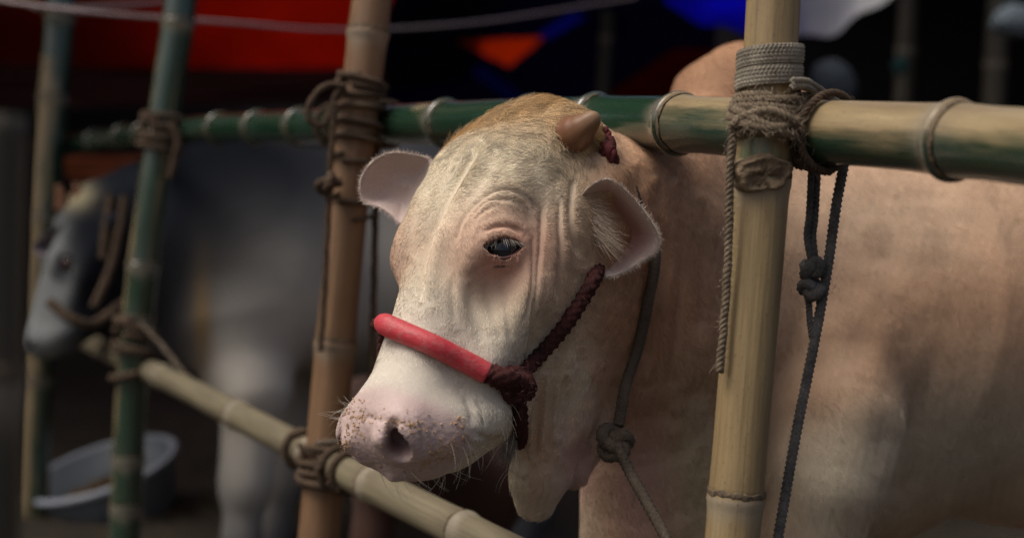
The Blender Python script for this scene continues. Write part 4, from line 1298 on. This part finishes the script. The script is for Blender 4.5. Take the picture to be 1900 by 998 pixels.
dang = spline([P(1360, 240, 1.69), P(1354, 330, 1.695), P(1352, 450, 1.70), P(1345, 580, 1.705), P(1335, 690, 1.705)], 60)
rope_obj('loose_end', dang, .0052, MATS['jute'], jl, 'twist', pitch=.02)
fibres('loose_fibres', dang, 400, .009, [.28, .22, .15], jl, 53, .0006)

# plaited strap hanging doubled with a knot, and the long strap beside it
hs = empty('hanging_strap', tuple(P(1505, 310, 1.78)), 'doubled dark grey strap ending in a knot, hanging from the top rail', 'strap')
for dx, dd_ in ((-5.5, 0), (5.5, .004)):
    rope_obj('strand', spline([P(1512 + dx * .7, 255, 1.775), P(1511 + dx, 320, 1.772 + dd_), P(1507 + dx, 400, 1.775 + dd_), P(1503 + dx, 440, 1.775), P(1510 + dx * .7, 490, 1.775)], 60), .0041, MATS['grey_strap'], hs, 'braid', cell=.0065, sides=16, amp=.35)
kq = P(1506, 525, 1.772)
v, f, uv = merge([braided(knot_path(kq + RC @ np.array([0, .018, 0]), .0115, 2, 6), .0072, None, .0065, 14, .3), braided(knot_path(kq + RC @ np.array([.001, -.008, 0]), .0125, 2, 9), .0075, None, .0065, 14, .3)])
place(link('knot', mesh_uv('knot', v, f, uv), None, MATS['grey_strap']), hs)
rope_obj('tail', spline([P(1500, 550, 1.772), P(1502, 585, 1.772), P(1506, 625, 1.772)], 20), .0042, MATS['grey_strap'], hs, 'twist', pitch=.015)
fibres('loose_fibres', kq + np.random.default_rng(3).normal(0, .012, (50, 3)), 140, .010, [.12, .11, .08], hs, 54)
ls = empty('long_strap', tuple(P(1560, 300, 1.8)), 'long dark grey strap hanging slantwise from the top rail past the knotted one', 'strap')
lpts = np.array([P(1572, 250, 1.80), P(1566, 305, 1.765), P(1552, 380, 1.77), P(1535, 500, 1.77), P(1510, 640, 1.77), P(1478, 800, 1.765), P(1443, 1000, 1.76), P(1400, 1240, 1.755)])
rope_obj('strap', spline(lpts, 80), .0060, MATS['grey_strap'], ls, 'braid', ry=.0032, cell=.0065, sides=18, amp=.3, up=RC @ np.array([1.0, 0, 0]))

# lashings of the brown post
lm_ = empty('dark_lashing', tuple(P(650, 200, 2.65)), 'dark brown rope lashing with a loose loop on the brown post at the top rail', 'rope')
for i, y in enumerate((150, 158, 166, 205, 222, 236, 250, 262)):
    rope_obj('turn', around(pmq, pmr, spos(pmq, y), 1.05, .010 * (-1) ** i, .006 + .003 * (i % 2), ph=i * .9, wav=.006, seed=40 + i), .0058, MATS['dark_rope'], lm_, 'twist', pitch=.024)
for k, xx in enumerate((720, 705, 640, 622)):
    rope_obj('turn', around(rq, rr_, arc(RAIL, xx), 1.1, .012, .006, ph=k, seed=60 + k), .0056, MATS['dark_rope'], lm_, 'twist', pitch=.024)
rope_obj('loop', spline([P(640, 160, 2.64), P(612, 158, 2.63), P(588, 172, 2.62), P(572, 200, 2.62), P(576, 226, 2.62), P(598, 232, 2.63), P(614, 215, 2.64), P(622, 180, 2.645), P(640, 165, 2.65)], 80), .0064, MATS['dark_rope'], lm_, 'twist', pitch=.024)
for y in (290, 365):
    rope_obj('turn', around(pmq, pmr, spos(pmq, y), 1.0, .012, .006, ph=.4), .0062, MATS['dark_rope'], lm_, 'twist', pitch=.024)
rope_obj('loose_end', spline([P(622, 190, 2.63), P(616, 260, 2.63), P(612, 320, 2.63), P(608, 420, 2.635), P(602, 540, 2.64), P(594, 650, 2.64)], 60), .0062, MATS['dark_rope'], lm_, 'twist', pitch=.024)
rope_obj('knot', knot_path(P(610, 340, 2.625), .020, 2, 4), .0085, MATS['dark_rope'], lm_, 'twist', pitch=.024)
for x0_, x1_ in ((697, 690),):
    rope_obj('loose_end', spline([P(700, 270, 2.72), P(x0_, 380, 2.72), P(694, 520, 2.72), P(x1_, 690, 2.72), P(688, 760, 2.72)], 50), .0068, MATS['dark_rope'], lm_, 'twist', pitch=.024)
rope_obj('loose_end', spline([P(655, 408, 2.66), P(680, 405, 2.68), P(697, 398, 2.715)], 20), .0045, MATS['dark_rope'], lm_, 'twist', pitch=.02)
ll = empty('dark_lashing', tuple(P(600, 870, 2.66)), 'dark rope lashing where the brown post crosses the bottom rail', 'rope')
for i, y in enumerate((832, 846, 858, 870, 882, 894)):
    rope_obj('turn', around(pmq, pmr, spos(pmq, y), 1.05, .016 * (-1) ** i, .007 + .004 * (i % 2), ph=i, wav=.006, seed=70 + i), .0066, MATS['dark_rope'], ll, 'twist', pitch=.026)
rope_obj('tie', spline([P(585, 822, 2.66), P(612, 820, 2.655), P(650, 820, 2.66)], 20), .0060, MATS['grey_rope'], ll, 'twist', pitch=.02)
q_l = spline(np.array([P(*p) for p in LOW]), 300); rl = np.full(300, .030)
for k, xx in enumerate((560, 625, 645)):
    rope_obj('turn', around(q_l, rl, arc(LOW, xx), 1.1, .012, .007, ph=k, seed=80 + k), .0075, MATS['dark_rope'], ll, 'twist', pitch=.026)
# lashings on the green post
PLq = spline(np.array([P(*p) for p in PL]), 300); PLr = np.full(300, .043)
gl = empty('dark_lashing', tuple(P(300, 240, 3.8)), 'frayed dark lashing of the green post at the top rail', 'rope')
for i, y in enumerate((222, 234, 246, 258, 270)):
    rope_obj('turn', around(PLq, PLr, spos(PLq, y), 1.05, .02 * (-1) ** i, .010, ph=i, wav=.01, seed=90 + i), .010, MATS['dark_rope'], gl, 'twist', pitch=.035)
rope_obj('loose_end', spline([P(318, 230, 3.78), P(330, 262, 3.78), P(322, 300, 3.78), P(316, 330, 3.78)], 30), .010, MATS['dark_rope'], gl, 'twist', pitch=.035)
gl2 = empty('dark_lashing', tuple(P(258, 640, 3.8)), 'dark lashing of the green post at the bottom rail', 'rope')
for i, y in enumerate((600, 620, 640, 662, 684)):
    rope_obj('turn', around(PLq, PLr, spos(PLq, y), 1.05, .03 * (-1) ** i, .010, ph=i, wav=.012, seed=100 + i), .011, MATS['dark_rope'], gl2, 'twist', pitch=.035)
rope_obj('loose_end', spline([P(262, 600, 3.79), P(300, 640, 3.7), P(340, 690, 3.6), P(372, 720, 3.5)], 30), .007, MATS['grey_rope'], gl2, 'twist', pitch=.03)


# ------------------------------------------------------------------ ground
def mat_ground():
    t = NT('dirt'); tc = t.node('ShaderNodeTexCoord')
    a = t.noise(1.2, 6, .65, tc.outputs['Object']); b = t.noise(26, 5, .7, tc.outputs['Object'])
    c = t.ramp(t.math('ADD', t.math('MULTIPLY', a.outputs[0], .6), t.math('MULTIPLY', b.outputs[0], .4)), [(.3, (.025, .020, .015)), (.55, (.058, .045, .032)), (.75, (.12, .095, .062))])
    t.set(Base_Color=c.outputs[0], Roughness=.9); t.bump(b.outputs[0], .8, .02); return t.m


n_ = 60; gx = np.linspace(-40, 40, n_); gy = np.linspace(-30, 60, n_)
gx = np.sign(gx) * (np.abs(gx) / 40) ** 2 * 40; gy = np.sign(gy) * (np.abs(gy) / 60) ** 2 * 60
X, Y = np.meshgrid(gx, gy); Z = .02 * np.sin(X * 1.7) * np.sin(Y * 1.3) - .02
v = np.stack([X, Y, Z], -1).reshape(-1, 3); f = [[i * n_ + j, i * n_ + j + 1, (i + 1) * n_ + j + 1, (i + 1) * n_ + j] for i in range(n_ - 1) for j in range(n_ - 1)]
tag(link('ground', mesh_of('ground', v, f), None, mat_ground()), kind='structure')
# straw strewn on the ground behind the fence
g = np.random.default_rng(70); N = 5000
p = np.stack([g.uniform(-2.5, 2.5, N), g.uniform(2.6, 7, N), np.full(N, .005)], 1)
o = hairs('straw', p, np.concatenate([g.normal(0, 1, (N, 2)), np.zeros((N, 1))], 1), np.tile([0, 0, 1.0], (N, 1)), .14, .003, np.tile([.12, .09, .045], (N, 1)), MATS['fur'], None, seg=3, lift=.12, seed=71)
tag(o, 'dry straw strewn over the dirt behind the fence', 'straw', kind='stuff')

# ------------------------------------------------------------------ the dark grey cow behind
cow2 = Field()


def C2(pts, k): cow2.chain([P(x, y, d) for x, y, d, r in pts], [pr(r, d) for x, y, d, r in pts], k)


C2([(330, 455, 4.45, 165), (520, 480, 4.55, 195), (760, 480, 4.75, 200), (960, 450, 4.95, 190)], .12)
C2([(400, 330, 4.50, 70), (470, 310, 4.55, 60)], .08)
C2([(205, 430, 4.30, 95), (310, 430, 4.42, 120)], .10)
C2([(225, 520, 4.30, 80), (320, 560, 4.40, 120)], .10)
# its head: the same animal's skull, turned side-on and lowered
_y2 = np.array([-.34, -.91, .22]); _y2 /= np.linalg.norm(_y2); _x2 = np.array([-.42, .0, -.90]); _x2 -= _y2 * (_x2 @ _y2); _x2 /= np.linalg.norm(_x2)
RH2 = RC @ np.stack([_x2, _y2, np.cross(_x2, _y2)], 1); TH2 = P(160, 362, 4.20)
cow2.func(lambda p: head_sdf((p - TH2) @ RH2), TH2 + RH2 @ np.array([0, .25, -.09]), .34, .05)
C2([(205, 430, 4.26, 70), (190, 480, 4.24, 60)], .06)
C2([(450, 600, 4.36, 105), (470, 720, 4.32, 62), (462, 830, 4.32, 40), (455, 900, 4.32, 38), (448, 1000, 4.32, 27), (440, 1080, 4.32, 30), (432, 1110, 4.32, 38)], .08)
C2([(500, 640, 4.72, 90), (530, 780, 4.74, 52), (520, 880, 4.74, 38), (505, 980, 4.74, 28), (498, 1040, 4.74, 36)], .08)
C2([(930, 560, 4.8, 130), (950, 720, 4.78, 70), (980, 850, 4.78, 40), (960, 1040, 4.78, 30)], .08)
C2([(960, 560, 5.2, 110), (990, 720, 5.2, 60), (1010, 850, 5.2, 40), (990, 980, 5.2, 30)], .08)
V2, F2 = surface(cow2, np.array([-1.75, 3.75, -.05]), np.array([.60, 5.60, 1.75]), .0165)
V2 = snap(cow2, V2, 2)
me2 = mesh_of('body', V2, F2)
x, y, d = to_px(V2)
c = np.tile(np.array([.085, .090, .098]), (len(V2), 1))
k = blob(x, y, 300, 440, 170, 150) + blob(x, y, 430, 340, 190, 110) + blob(x, y, 200, 520, 80, 160) + .8 * blob(x, y, 330, 600, 60, 90)
c = mixc(c, k * 1.3, np.array([.016, .019, .026]))
c = mixc(c, blob(x, y, 590, 610, 120, 115) * 1.2, np.array([.58, .56, .50]))
c = mixc(c, blob(x, y, 715, 500, 55, 140), np.array([.55, .53, .47]))
c = mixc(c, blob(x, y, 480, 760, 110, 200) * 1.2, np.array([.64, .60, .52]))
c = mixc(c, blob(x, y, 85, 610, 45, 100) + .8 * blob(x, y, 105, 480, 28, 70), np.array([.27, .285, .28]))
c = mixc(c, blob(x, y, 135, 360, 34, 26), np.array([.36, .32, .20]))
c = mixc(c, blob(x, y, 455, 780, 24, 24) + blob(x, y, 375, 600, 16, 90), np.array([.26, .18, .09]))
set_col(me2, 'Col', c * (.8 + .4 * noise3(V2, 18, 77))[:, None])
c2l = P(520, 1100, 4.5)
cow2_o = empty('cow', (c2l[0], c2l[1], 0), 'dark grey and white cow out of focus behind the fence, facing left', 'cow')
MATS['dark_hide'] = mat_hide(0.0, .04); place(link('body', me2, None, MATS['dark_hide']), cow2_o)
for rim, bowl, root in (([(60, 462, 4.12), (75, 440, 4.10), (105, 420, 4.10), (140, 412, 4.12), (160, 420, 4.14), (165, 445, 4.15), (150, 468, 4.14), (115, 475, 4.12), (80, 475, 4.11)], (135, 445, 4.17), (165, 440, 4.2)),):
    ev, ef, et = ear(rim, bowl, root, 40)
    m_ = mesh_of('ear', ev, ef); set_col(m_, 'Col', np.tile([.24, .20, .22], (len(ev), 1))); place(link('ear', m_, None, MATS['hide']), cow2_o)
for x_, y_ in ((150, 352), (118, 356)):
    q = spline([P(x_, y_ + 30, 4.2), P(x_ - 4, y_ + 8, 4.19), P(x_ - 10, y_ - 12, 4.18)], 14)
    v, f, uv = tube(q, np.linspace(.030, .008, 14), 14); place(link('horn', mesh_uv('horn', v, f, uv), None, MATS['horn']), cow2_o)
bmE = bmesh.new(); bmesh.ops.create_uvsphere(bmE, u_segments=16, v_segments=10, radius=.0245); m_ = bpy.data.meshes.new('eye'); bmE.to_mesh(m_); bmE.free()
o = link('eye', m_, None, MATS['eye']); o.location = TH2 + RH2 @ (EYE * [-1, 1, 1]); place(o, cow2_o)
h2 = empty('rope_halter', tuple(P(140, 560, 4.0)), 'dark rope halter on the dark grey cow', 'halter')
for pts in ([(232, 365, 4.12), (222, 430, 4.10), (205, 500, 4.08), (175, 570, 4.05)], [(92, 560, 4.00), (130, 590, 3.98), (175, 600, 4.02), (230, 560, 4.10)], [(205, 365, 4.13), (196, 430, 4.10), (192, 480, 4.09)]):
    rope_obj('strap', spline([P(*q) for q in pts], 30), .014, MATS['dark_rope'], h2, 'braid', cell=.016, sides=12, amp=.3)

# reddish calf lying low behind the brown post
c3 = Field()
c3.chain([P(690, 800, 3.6), P(760, 830, 3.65), P(900, 880, 3.8)], [pr(60, 3.6), pr(90, 3.65), pr(100, 3.8)], .1)
c3.chain([P(700, 740, 3.55), P(672, 745, 3.5), P(650, 790, 3.46)], [pr(45, 3.5), pr(38, 3.5), pr(24, 3.5)], .05)
c3.chain([P(700, 900, 3.6), P(690, 1000, 3.6), P(690, 1150, 3.6), P(685, 1240, 3.6)], [pr(48, 3.6), pr(30, 3.6), pr(24, 3.6), pr(30, 3.6)], .06)
c3.chain([P(890, 930, 3.8), P(905, 1030, 3.8), P(895, 1200, 3.8)], [pr(60, 3.8), pr(32, 3.8), pr(24, 3.8)], .06)
V3, F3 = surface(c3, np.array([-.65, 3.2, .0]), np.array([.30, 4.3, 1.1]), .018); V3 = snap(c3, V3, 2)
m3 = mesh_of('body', V3, F3); set_col(m3, 'Col', np.tile([.060, .030, .022], (len(V3), 1)) * (.7 + .5 * noise3(V3, 20, 5))[:, None])
c3l = P(780, 1200, 3.7); c3_o = empty('calf', (c3l[0], c3l[1], 0), 'dark reddish brown calf, blurred, low behind the brown post', 'calf')
place(link('body', m3, None, MATS['hide']), c3_o)

# ------------------------------------------------------------------ plastic feed tub
def lathe(prof, n=56):
    a = np.linspace(0, 2 * np.pi, n, endpoint=False); v = []
    for r, z in prof: v.append(np.stack([np.cos(a) * r, np.sin(a) * r, np.full(n, z)], 1))
    f = [[i * n + j, i * n + (j + 1) % n, (i + 1) * n + (j + 1) % n, (i + 1) * n + j] for i in range(len(prof) - 1) for j in range(n)]
    return np.concatenate(v), f


tubm = mat_plain('tub_plastic', (.19, .22, .24), .4, .5, (9, .65)); 
tub = empty('feed_tub', tuple(P(190, 940, 5.05)), 'pale blue grey plastic feed tub tilted on the ground at lower left', 'tub')
M = np.array(Matrix.Rotation(rad(12), 3, 'X') @ Matrix.Rotation(rad(-17), 3, 'Y'))
TC = P(188, 868, 5.05); M = M * 1.26
prof = [(.015, -.15), (.160, -.15), (.172, -.14), (.204, -.01), (.208, 0)]
inn = [(.205, 0), (.198, -.005), (.166, -.136), (.156, -.144), (.012, -.144)]
v, f = lathe(prof + inn[1:]); place(link('wall', mesh_of('wall', v @ M.T + TC, f), None, tubm), tub)
v, f = lathe([(.200, -.008), (.216, -.010), (.220, -.002), (.216, .006), (.204, .006), (.198, .000)]); place(link('rim', mesh_of('rim', v @ M.T + TC, f), None, mat_plain('tub_rim', (.42, .46, .52), .35, .5)), tub)
g = np.random.default_rng(80); fv, ff = lathe([(.001, -.045), (.06, -.055), (.12, -.07), (.176, -.09), (.165, -.14)], 40); fv[:, 2] += g.normal(0, .006, len(fv))
o = link('feed', mesh_of('feed', fv @ M.T + TC, ff), None, mat_plain('feed', (.20, .12, .05), .9, .2, (40, .5), .02, 90), smooth=False); tag(o, 'brown chopped feed heaped inside the plastic tub', 'feed', kind='stuff')

# ------------------------------------------------------------------ canopy cloths, added dark backdrop and posts of the shed
def sheet(corners, nu=40, nv=24, sag=.15, rip=.03, seed=0, thick=.0):
    """cloth between four corners (world), sagging, with ripples"""
    a, b, c, d = [np.asarray(q, float) for q in corners]; g = np.random.default_rng(seed); ph = g.uniform(0, 6, 4)
    u, v = np.meshgrid(np.linspace(0, 1, nu), np.linspace(0, 1, nv)); U, V = u[..., None], v[..., None]
    p = a * (1 - U) * (1 - V) + b * U * (1 - V) + c * U * V + d * (1 - U) * V
    n = np.cross(b - a, d - a); n /= np.linalg.norm(n)
    p[..., 2] -= sag * 4 * u * (1 - u) * (.4 + .6 * v) + sag * .5 * np.sin(np.pi * v)
    p += n * (rip * (np.sin(9 * u + 4 * v + ph[0]) + .6 * np.sin(17 * u - 6 * v + ph[1]) + .4 * np.sin(23 * v + 5 * u + ph[2])))[..., None]
    P0 = p.reshape(-1, 3); P1 = (p + n * .004).reshape(-1, 3); N = nu * nv; f = []
    for i in range(nv - 1):
        for j in range(nu - 1):
            q = i * nu + j; f.append([q, q + 1, q + nu + 1, q + nu]); f.append([N + q, N + q + nu, N + q + nu + 1, N + q + 1])
    return np.concatenate([P0, P1]), f


def cloth(name, corners, colr, label, trans=.5, cat='tarpaulin', **kw):
    v, f = sheet(corners, **kw)
    return tag(link(name, mesh_of(name, v, f), None, mat_cloth(name + '_cloth', colr, trans)), label, cat, 'cloths of the canopy')


cloth('tarpaulin', [P(-900, -330, 7.0), P(1000, -420, 6.4), P(860, 140, 9.0), P(-900, 150, 9.0)], (.46, .060, .018), 'red cloth canopy glowing above the dark grey cow', .65, seed=1, sag=.10)
cloth('hanging_cloth', [P(-300, 118, 7.4), P(716, 128, 7.4), P(716, 185, 7.4), P(-300, 200, 7.4)], (.060, .006, .005), 'added dark maroon strip for the shaded lower edge of the red canopy', .3, 'cloth', seed=8, sag=.02, rip=.03)  # added strip: the canopy's fade to dark, put in as dark colour
# navy patchwork canopy: sewn-in patches are pieces of the same sagging cloth
v, f = sheet([P(880, -420, 6.3), P(1330, -420, 6.2), P(1330, 200, 9.4), P(640, 200, 9.4)], 110, 130, .10, .03, 2)
fc = np.array([np.mean([v[i] for i in q], 0) for q in f]); fx, fy, _ = to_px(fc)


def inside(poly):
    r = np.zeros(len(fx), bool); n = len(poly)
    for i in range(n):
        (x1, y1), (x2, y2) = poly[i], poly[(i + 1) % n]
        r ^= ((y1 > fy) != (y2 > fy)) & (fx < (x2 - x1) * (fy - y1) / (y2 - y1 + 1e-9) + x1)
    return r


nav = empty('tarpaulin', tuple(P(950, 100, 8.0)), 'navy blue patchwork canopy with an orange patch behind the cream cow\'s head', 'tarpaulin', 'cloths of the canopy')
left = np.ones(len(f), bool)
for nm, poly, cl in (('orange_patch', [(845, 76), (1014, 68), (944, 124)], (.60, .13, .03)), ('blue_patch', [(985, 72), (1062, 24), (1092, 30), (1012, 74)], (.04, .045, .34)),
                     ('blue_patch', [(870, 130), (890, 120), (985, 190), (950, 190)], (.02, .024, .16)), ('red_patch', [(1090, 200), (1250, 90), (1330, 90), (1330, 200)], (.10, .010, .006))):
    m = inside(poly) & left; left &= ~m; ids = np.where(m)[0]
    used_ = sorted({i for k in ids for i in f[k]}); mp = {o_: n_ for n_, o_ in enumerate(used_)}
    if len(ids): place(link(nm, mesh_of(nm, v[used_], [[mp[i] for i in f[k]] for k in ids]), None, mat_cloth(nm, cl, .75)), nav)
place(link('navy_cloth', mesh_of('navy_cloth', v, [f[k] for k in np.where(left)[0]]), None, mat_cloth('navy_cloth', (.010, .012, .075), .5)), nav)
cloth('tarpaulin', [P(1180, -260, 5.6), P(1500, -260, 5.6), P(1440, 58, 6.4), P(1235, 8, 6.4)], (.06, .05, .80), 'bright blue tarpaulin edge at the top, left of the thick post', .8, seed=5, sag=.05, rip=.015)
cloth('tarpaulin', [P(1290, -240, 5.2), P(1900, -300, 5.2), P(1660, -16, 5.9), P(1440, 62, 6.0)], (.85, .87, .92), 'silvery white tarpaulin edge at the top, right of the thick post', .7, seed=6, sag=.08, rip=.02)
cloth('hanging_cloth', [P(120, 285, 7.2), P(420, 285, 7.2), P(420, 330, 7.2), P(120, 330, 7.2)], (.50, .13, .04), 'orange cloth strip hanging behind the dark grey cow', .3, 'cloth', seed=7, sag=.02, rip=.02)
# added to keep the background dark: unseen roof and side sheets, black backdrop
dark = mat_plain('shade_backing', (.022, .020, .022), .95, .1, (4, .5)); shadem = mat_plain('shade_sheet', (.045, .042, .045), .9, .2, (3, .5))
v, f = sheet([(-7, 3.6, 3.9), (.12, 3.6, 3.9), (.0, 6.5, 3.3), (-7, 6.9, 3.3)], 40, 20, .10, .03, 11); o = link('shade_sheet', mesh_of('shade_sheet', v, f), None, shadem); tag(o, 'dark opaque sheet roof over the dark grey cow\'s pen', 'blocker')  # unseen sheet added to shade the far pen and its cow
v, f = sheet([(-7, 6.4, 3.45), (-2.9, 6.4, 3.45), (-2.7, 10.2, 3.35), (-7, 10.2, 3.35)], 40, 20, .06, .03, 15); o = link('shade_sheet', mesh_of('shade_sheet', v, f), None, shadem); tag(o, 'added unseen sheet shading the left end of the red canopy', 'blocker')  # unseen layer added only to darken the canopy's left part
v, f = sheet([(.9, 6.3, 3.25), (7, 6.3, 3.25), (7, 10.2, 3.25), (.9, 10.2, 3.25)], 30, 20, .10, .03, 14); o = link('shade_sheet', mesh_of('shade_sheet', v, f), None, shadem); tag(o, 'added unseen dark roof behind the silvery tarpaulin', 'blocker')  # unseen sheet added to keep the right background dark
v, f = sheet([(-7.5, 9.9, -.1), (7.5, 9.9, -.1), (7.5, 10.0, 3.3), (-7.5, 10.0, 3.3)], 40, 20, 0, .05, 12); o = link('back_cloth', mesh_of('back_cloth', v, f), None, dark); tag(o, 'added black backdrop for the dark depth behind the pens', 'cloth')  # added black sheet where the background is only dark; hides the sky
for sx, nm in ((-1, 'left'), (1, 'right')):
    v, f = sheet([(sx * 7, 3.0 + (sx < 0) * 2, -.1), (sx * 7, 10, -.1), (sx * 7, 10, 3.3), (sx * 7, 3.0 + (sx < 0) * 2, 3.2)], 30, 20, 0, .05, 13); o = link('side_cloth', mesh_of('side_cloth', v, f), None, dark); tag(o, 'added unseen dark sheet closing the %s side of the pens' % nm, 'cloth')  # unseen side sheets added to keep light out of the background
# far uprights, far pale cow, hanging things
for px_, d_, w_, lb in ((1678, 7.5, .05, 'dim far upright pole left of the pale bundle'), (1845, 7.0, .055, 'dim far upright pole below the pale bundle'), (1120, 8.0, .04, 'dim reddish far pole above the cream cow\'s horn')):
    q = [P(px_ + 22, -260, d_), P(px_, 150, d_), P(px_ - 30, 600, d_), P(px_ - 50, 950, d_)]
    bamboo('bamboo_upright', q, (w_, w_), [.5, 1.0, 1.5], MATS['bamboo_dark'], lb, group='far uprights of the shed', seed=int(px_), sides=14)
for k, (px_, py_, d_, rx, ry, cl, lb) in enumerate([(1880, 40, 6.5, 40, 30, (.16, .20, .23), 'pale grey bundle hanging at the top right corner'), (1545, 165, 6.2, 44, 55, (.035, .045, .055), 'dim blue grey sack behind the jute lashing'), (1672, 122, 7.0, 16, 18, (.015, .05, .048), 'small teal bundle tied on a far pole')]):
    bmE = bmesh.new(); bmesh.ops.create_icosphere(bmE, subdivisions=4, radius=1)
    cc_ = np.array([q.co[:] for q in bmE.verts]); wv = 1 + .16 * wob(cc_, 3.5, 90 + k) * 2 + .05 * wob(cc_, 11, 95 + k) * 2
    for q, cq, w_ in zip(bmE.verts, cc_, wv):
        loc = P(px_, py_, d_) + RC @ (cq * np.array([pr(rx, d_), pr(ry, d_), pr(rx, d_) * .7]) * w_); q.co = loc
    nm = ('cloth_bundle', 'sack', 'cloth_bundle')[k]
    m_ = bpy.data.meshes.new(nm); bmE.to_mesh(m_); bmE.free(); o = link(nm, m_, None, mat_plain('bundle%d' % k, cl, .8, .2, (30, .3), .01, 40)); tag(o, lb, 'bundle' if k != 1 else 'sack')
# cords stretched under the red canopy
MATS['cord'] = mat_plain('white_cord', (.50, .40, .38), .7, .3, (60, .25))
for pts, lb in (([(-60, -8, 3.9), (150, 22, 3.9), (420, 42, 4.3), (640, 56, 4.8), (900, 40, 5.4), (1180, -5, 6.2)], 'long pale cord sagging across the red canopy'), ([(60, 15, 4.6), (170, 14, 4.6), (320, 0, 4.8), (480, -40, 5.2)], 'short pale cord rising to the right under the red canopy')):
    v, f, uv = twisted(spline([P(*q) for q in pts], 60), .0062, pitch=.03)
    o = link('stretched_cord', mesh_uv('stretched_cord', v, f, uv), None, MATS['cord']); tag(o, lb, 'cord')
# crumbs of feed on the muzzle
g = np.random.default_rng(44); V_, F_ = [], []; n = 0
spots = [(655, 770, 16, 26, 90), (650, 800, 12, 30, 40), (640, 830, 8, 12, 40), (670, 775, 24, 8, 40), (740, 785, 26, 5, 45), (775, 790, 14, 6, 30), (852, 783, 6, 9, 34), (818, 835, 10, 9, 46), (835, 832, 14, 10, 60), (810, 850, 14, 9, 60), (790, 858, 10, 6, 34), (770, 810, 60, 30, 40), (860, 815, 6, 6, 24), (760, 870, 25, 6, 20)]
tet = np.array([[1, 1, 1], [1, -1, -1], [-1, 1, -1], [-1, -1, 1]], float)
for x0, y0, sx, sy, m in spots:
    for _ in range(int(m * .7)):
        x, y = x0 + g.normal(0, sx * .9), y0 + g.normal(0, sy * .9)
        p = skin(x, y, .0008)
        if to_px(p)[2] > 1.9: continue
        q = tet @ np.linalg.qr(g.normal(size=(3, 3)))[0].T * g.uniform(.0006, .0013) * [1, g.uniform(.6, 1.4), 1] + p
        V_.append(q); F_ += [[n, n + 1, n + 2], [n, n + 3, n + 1], [n, n + 2, n + 3], [n + 1, n + 3, n + 2]]; n += 4
o = link('feed_crumbs', mesh_of('feed_crumbs', np.concatenate(V_), F_), None, mat_plain('crumbs', (.50, .33, .18), .85, .2, (900, .4)), smooth=False)
tag(o, 'orange brown feed crumbs stuck to the cream cow\'s muzzle', 'crumbs', kind='stuff')
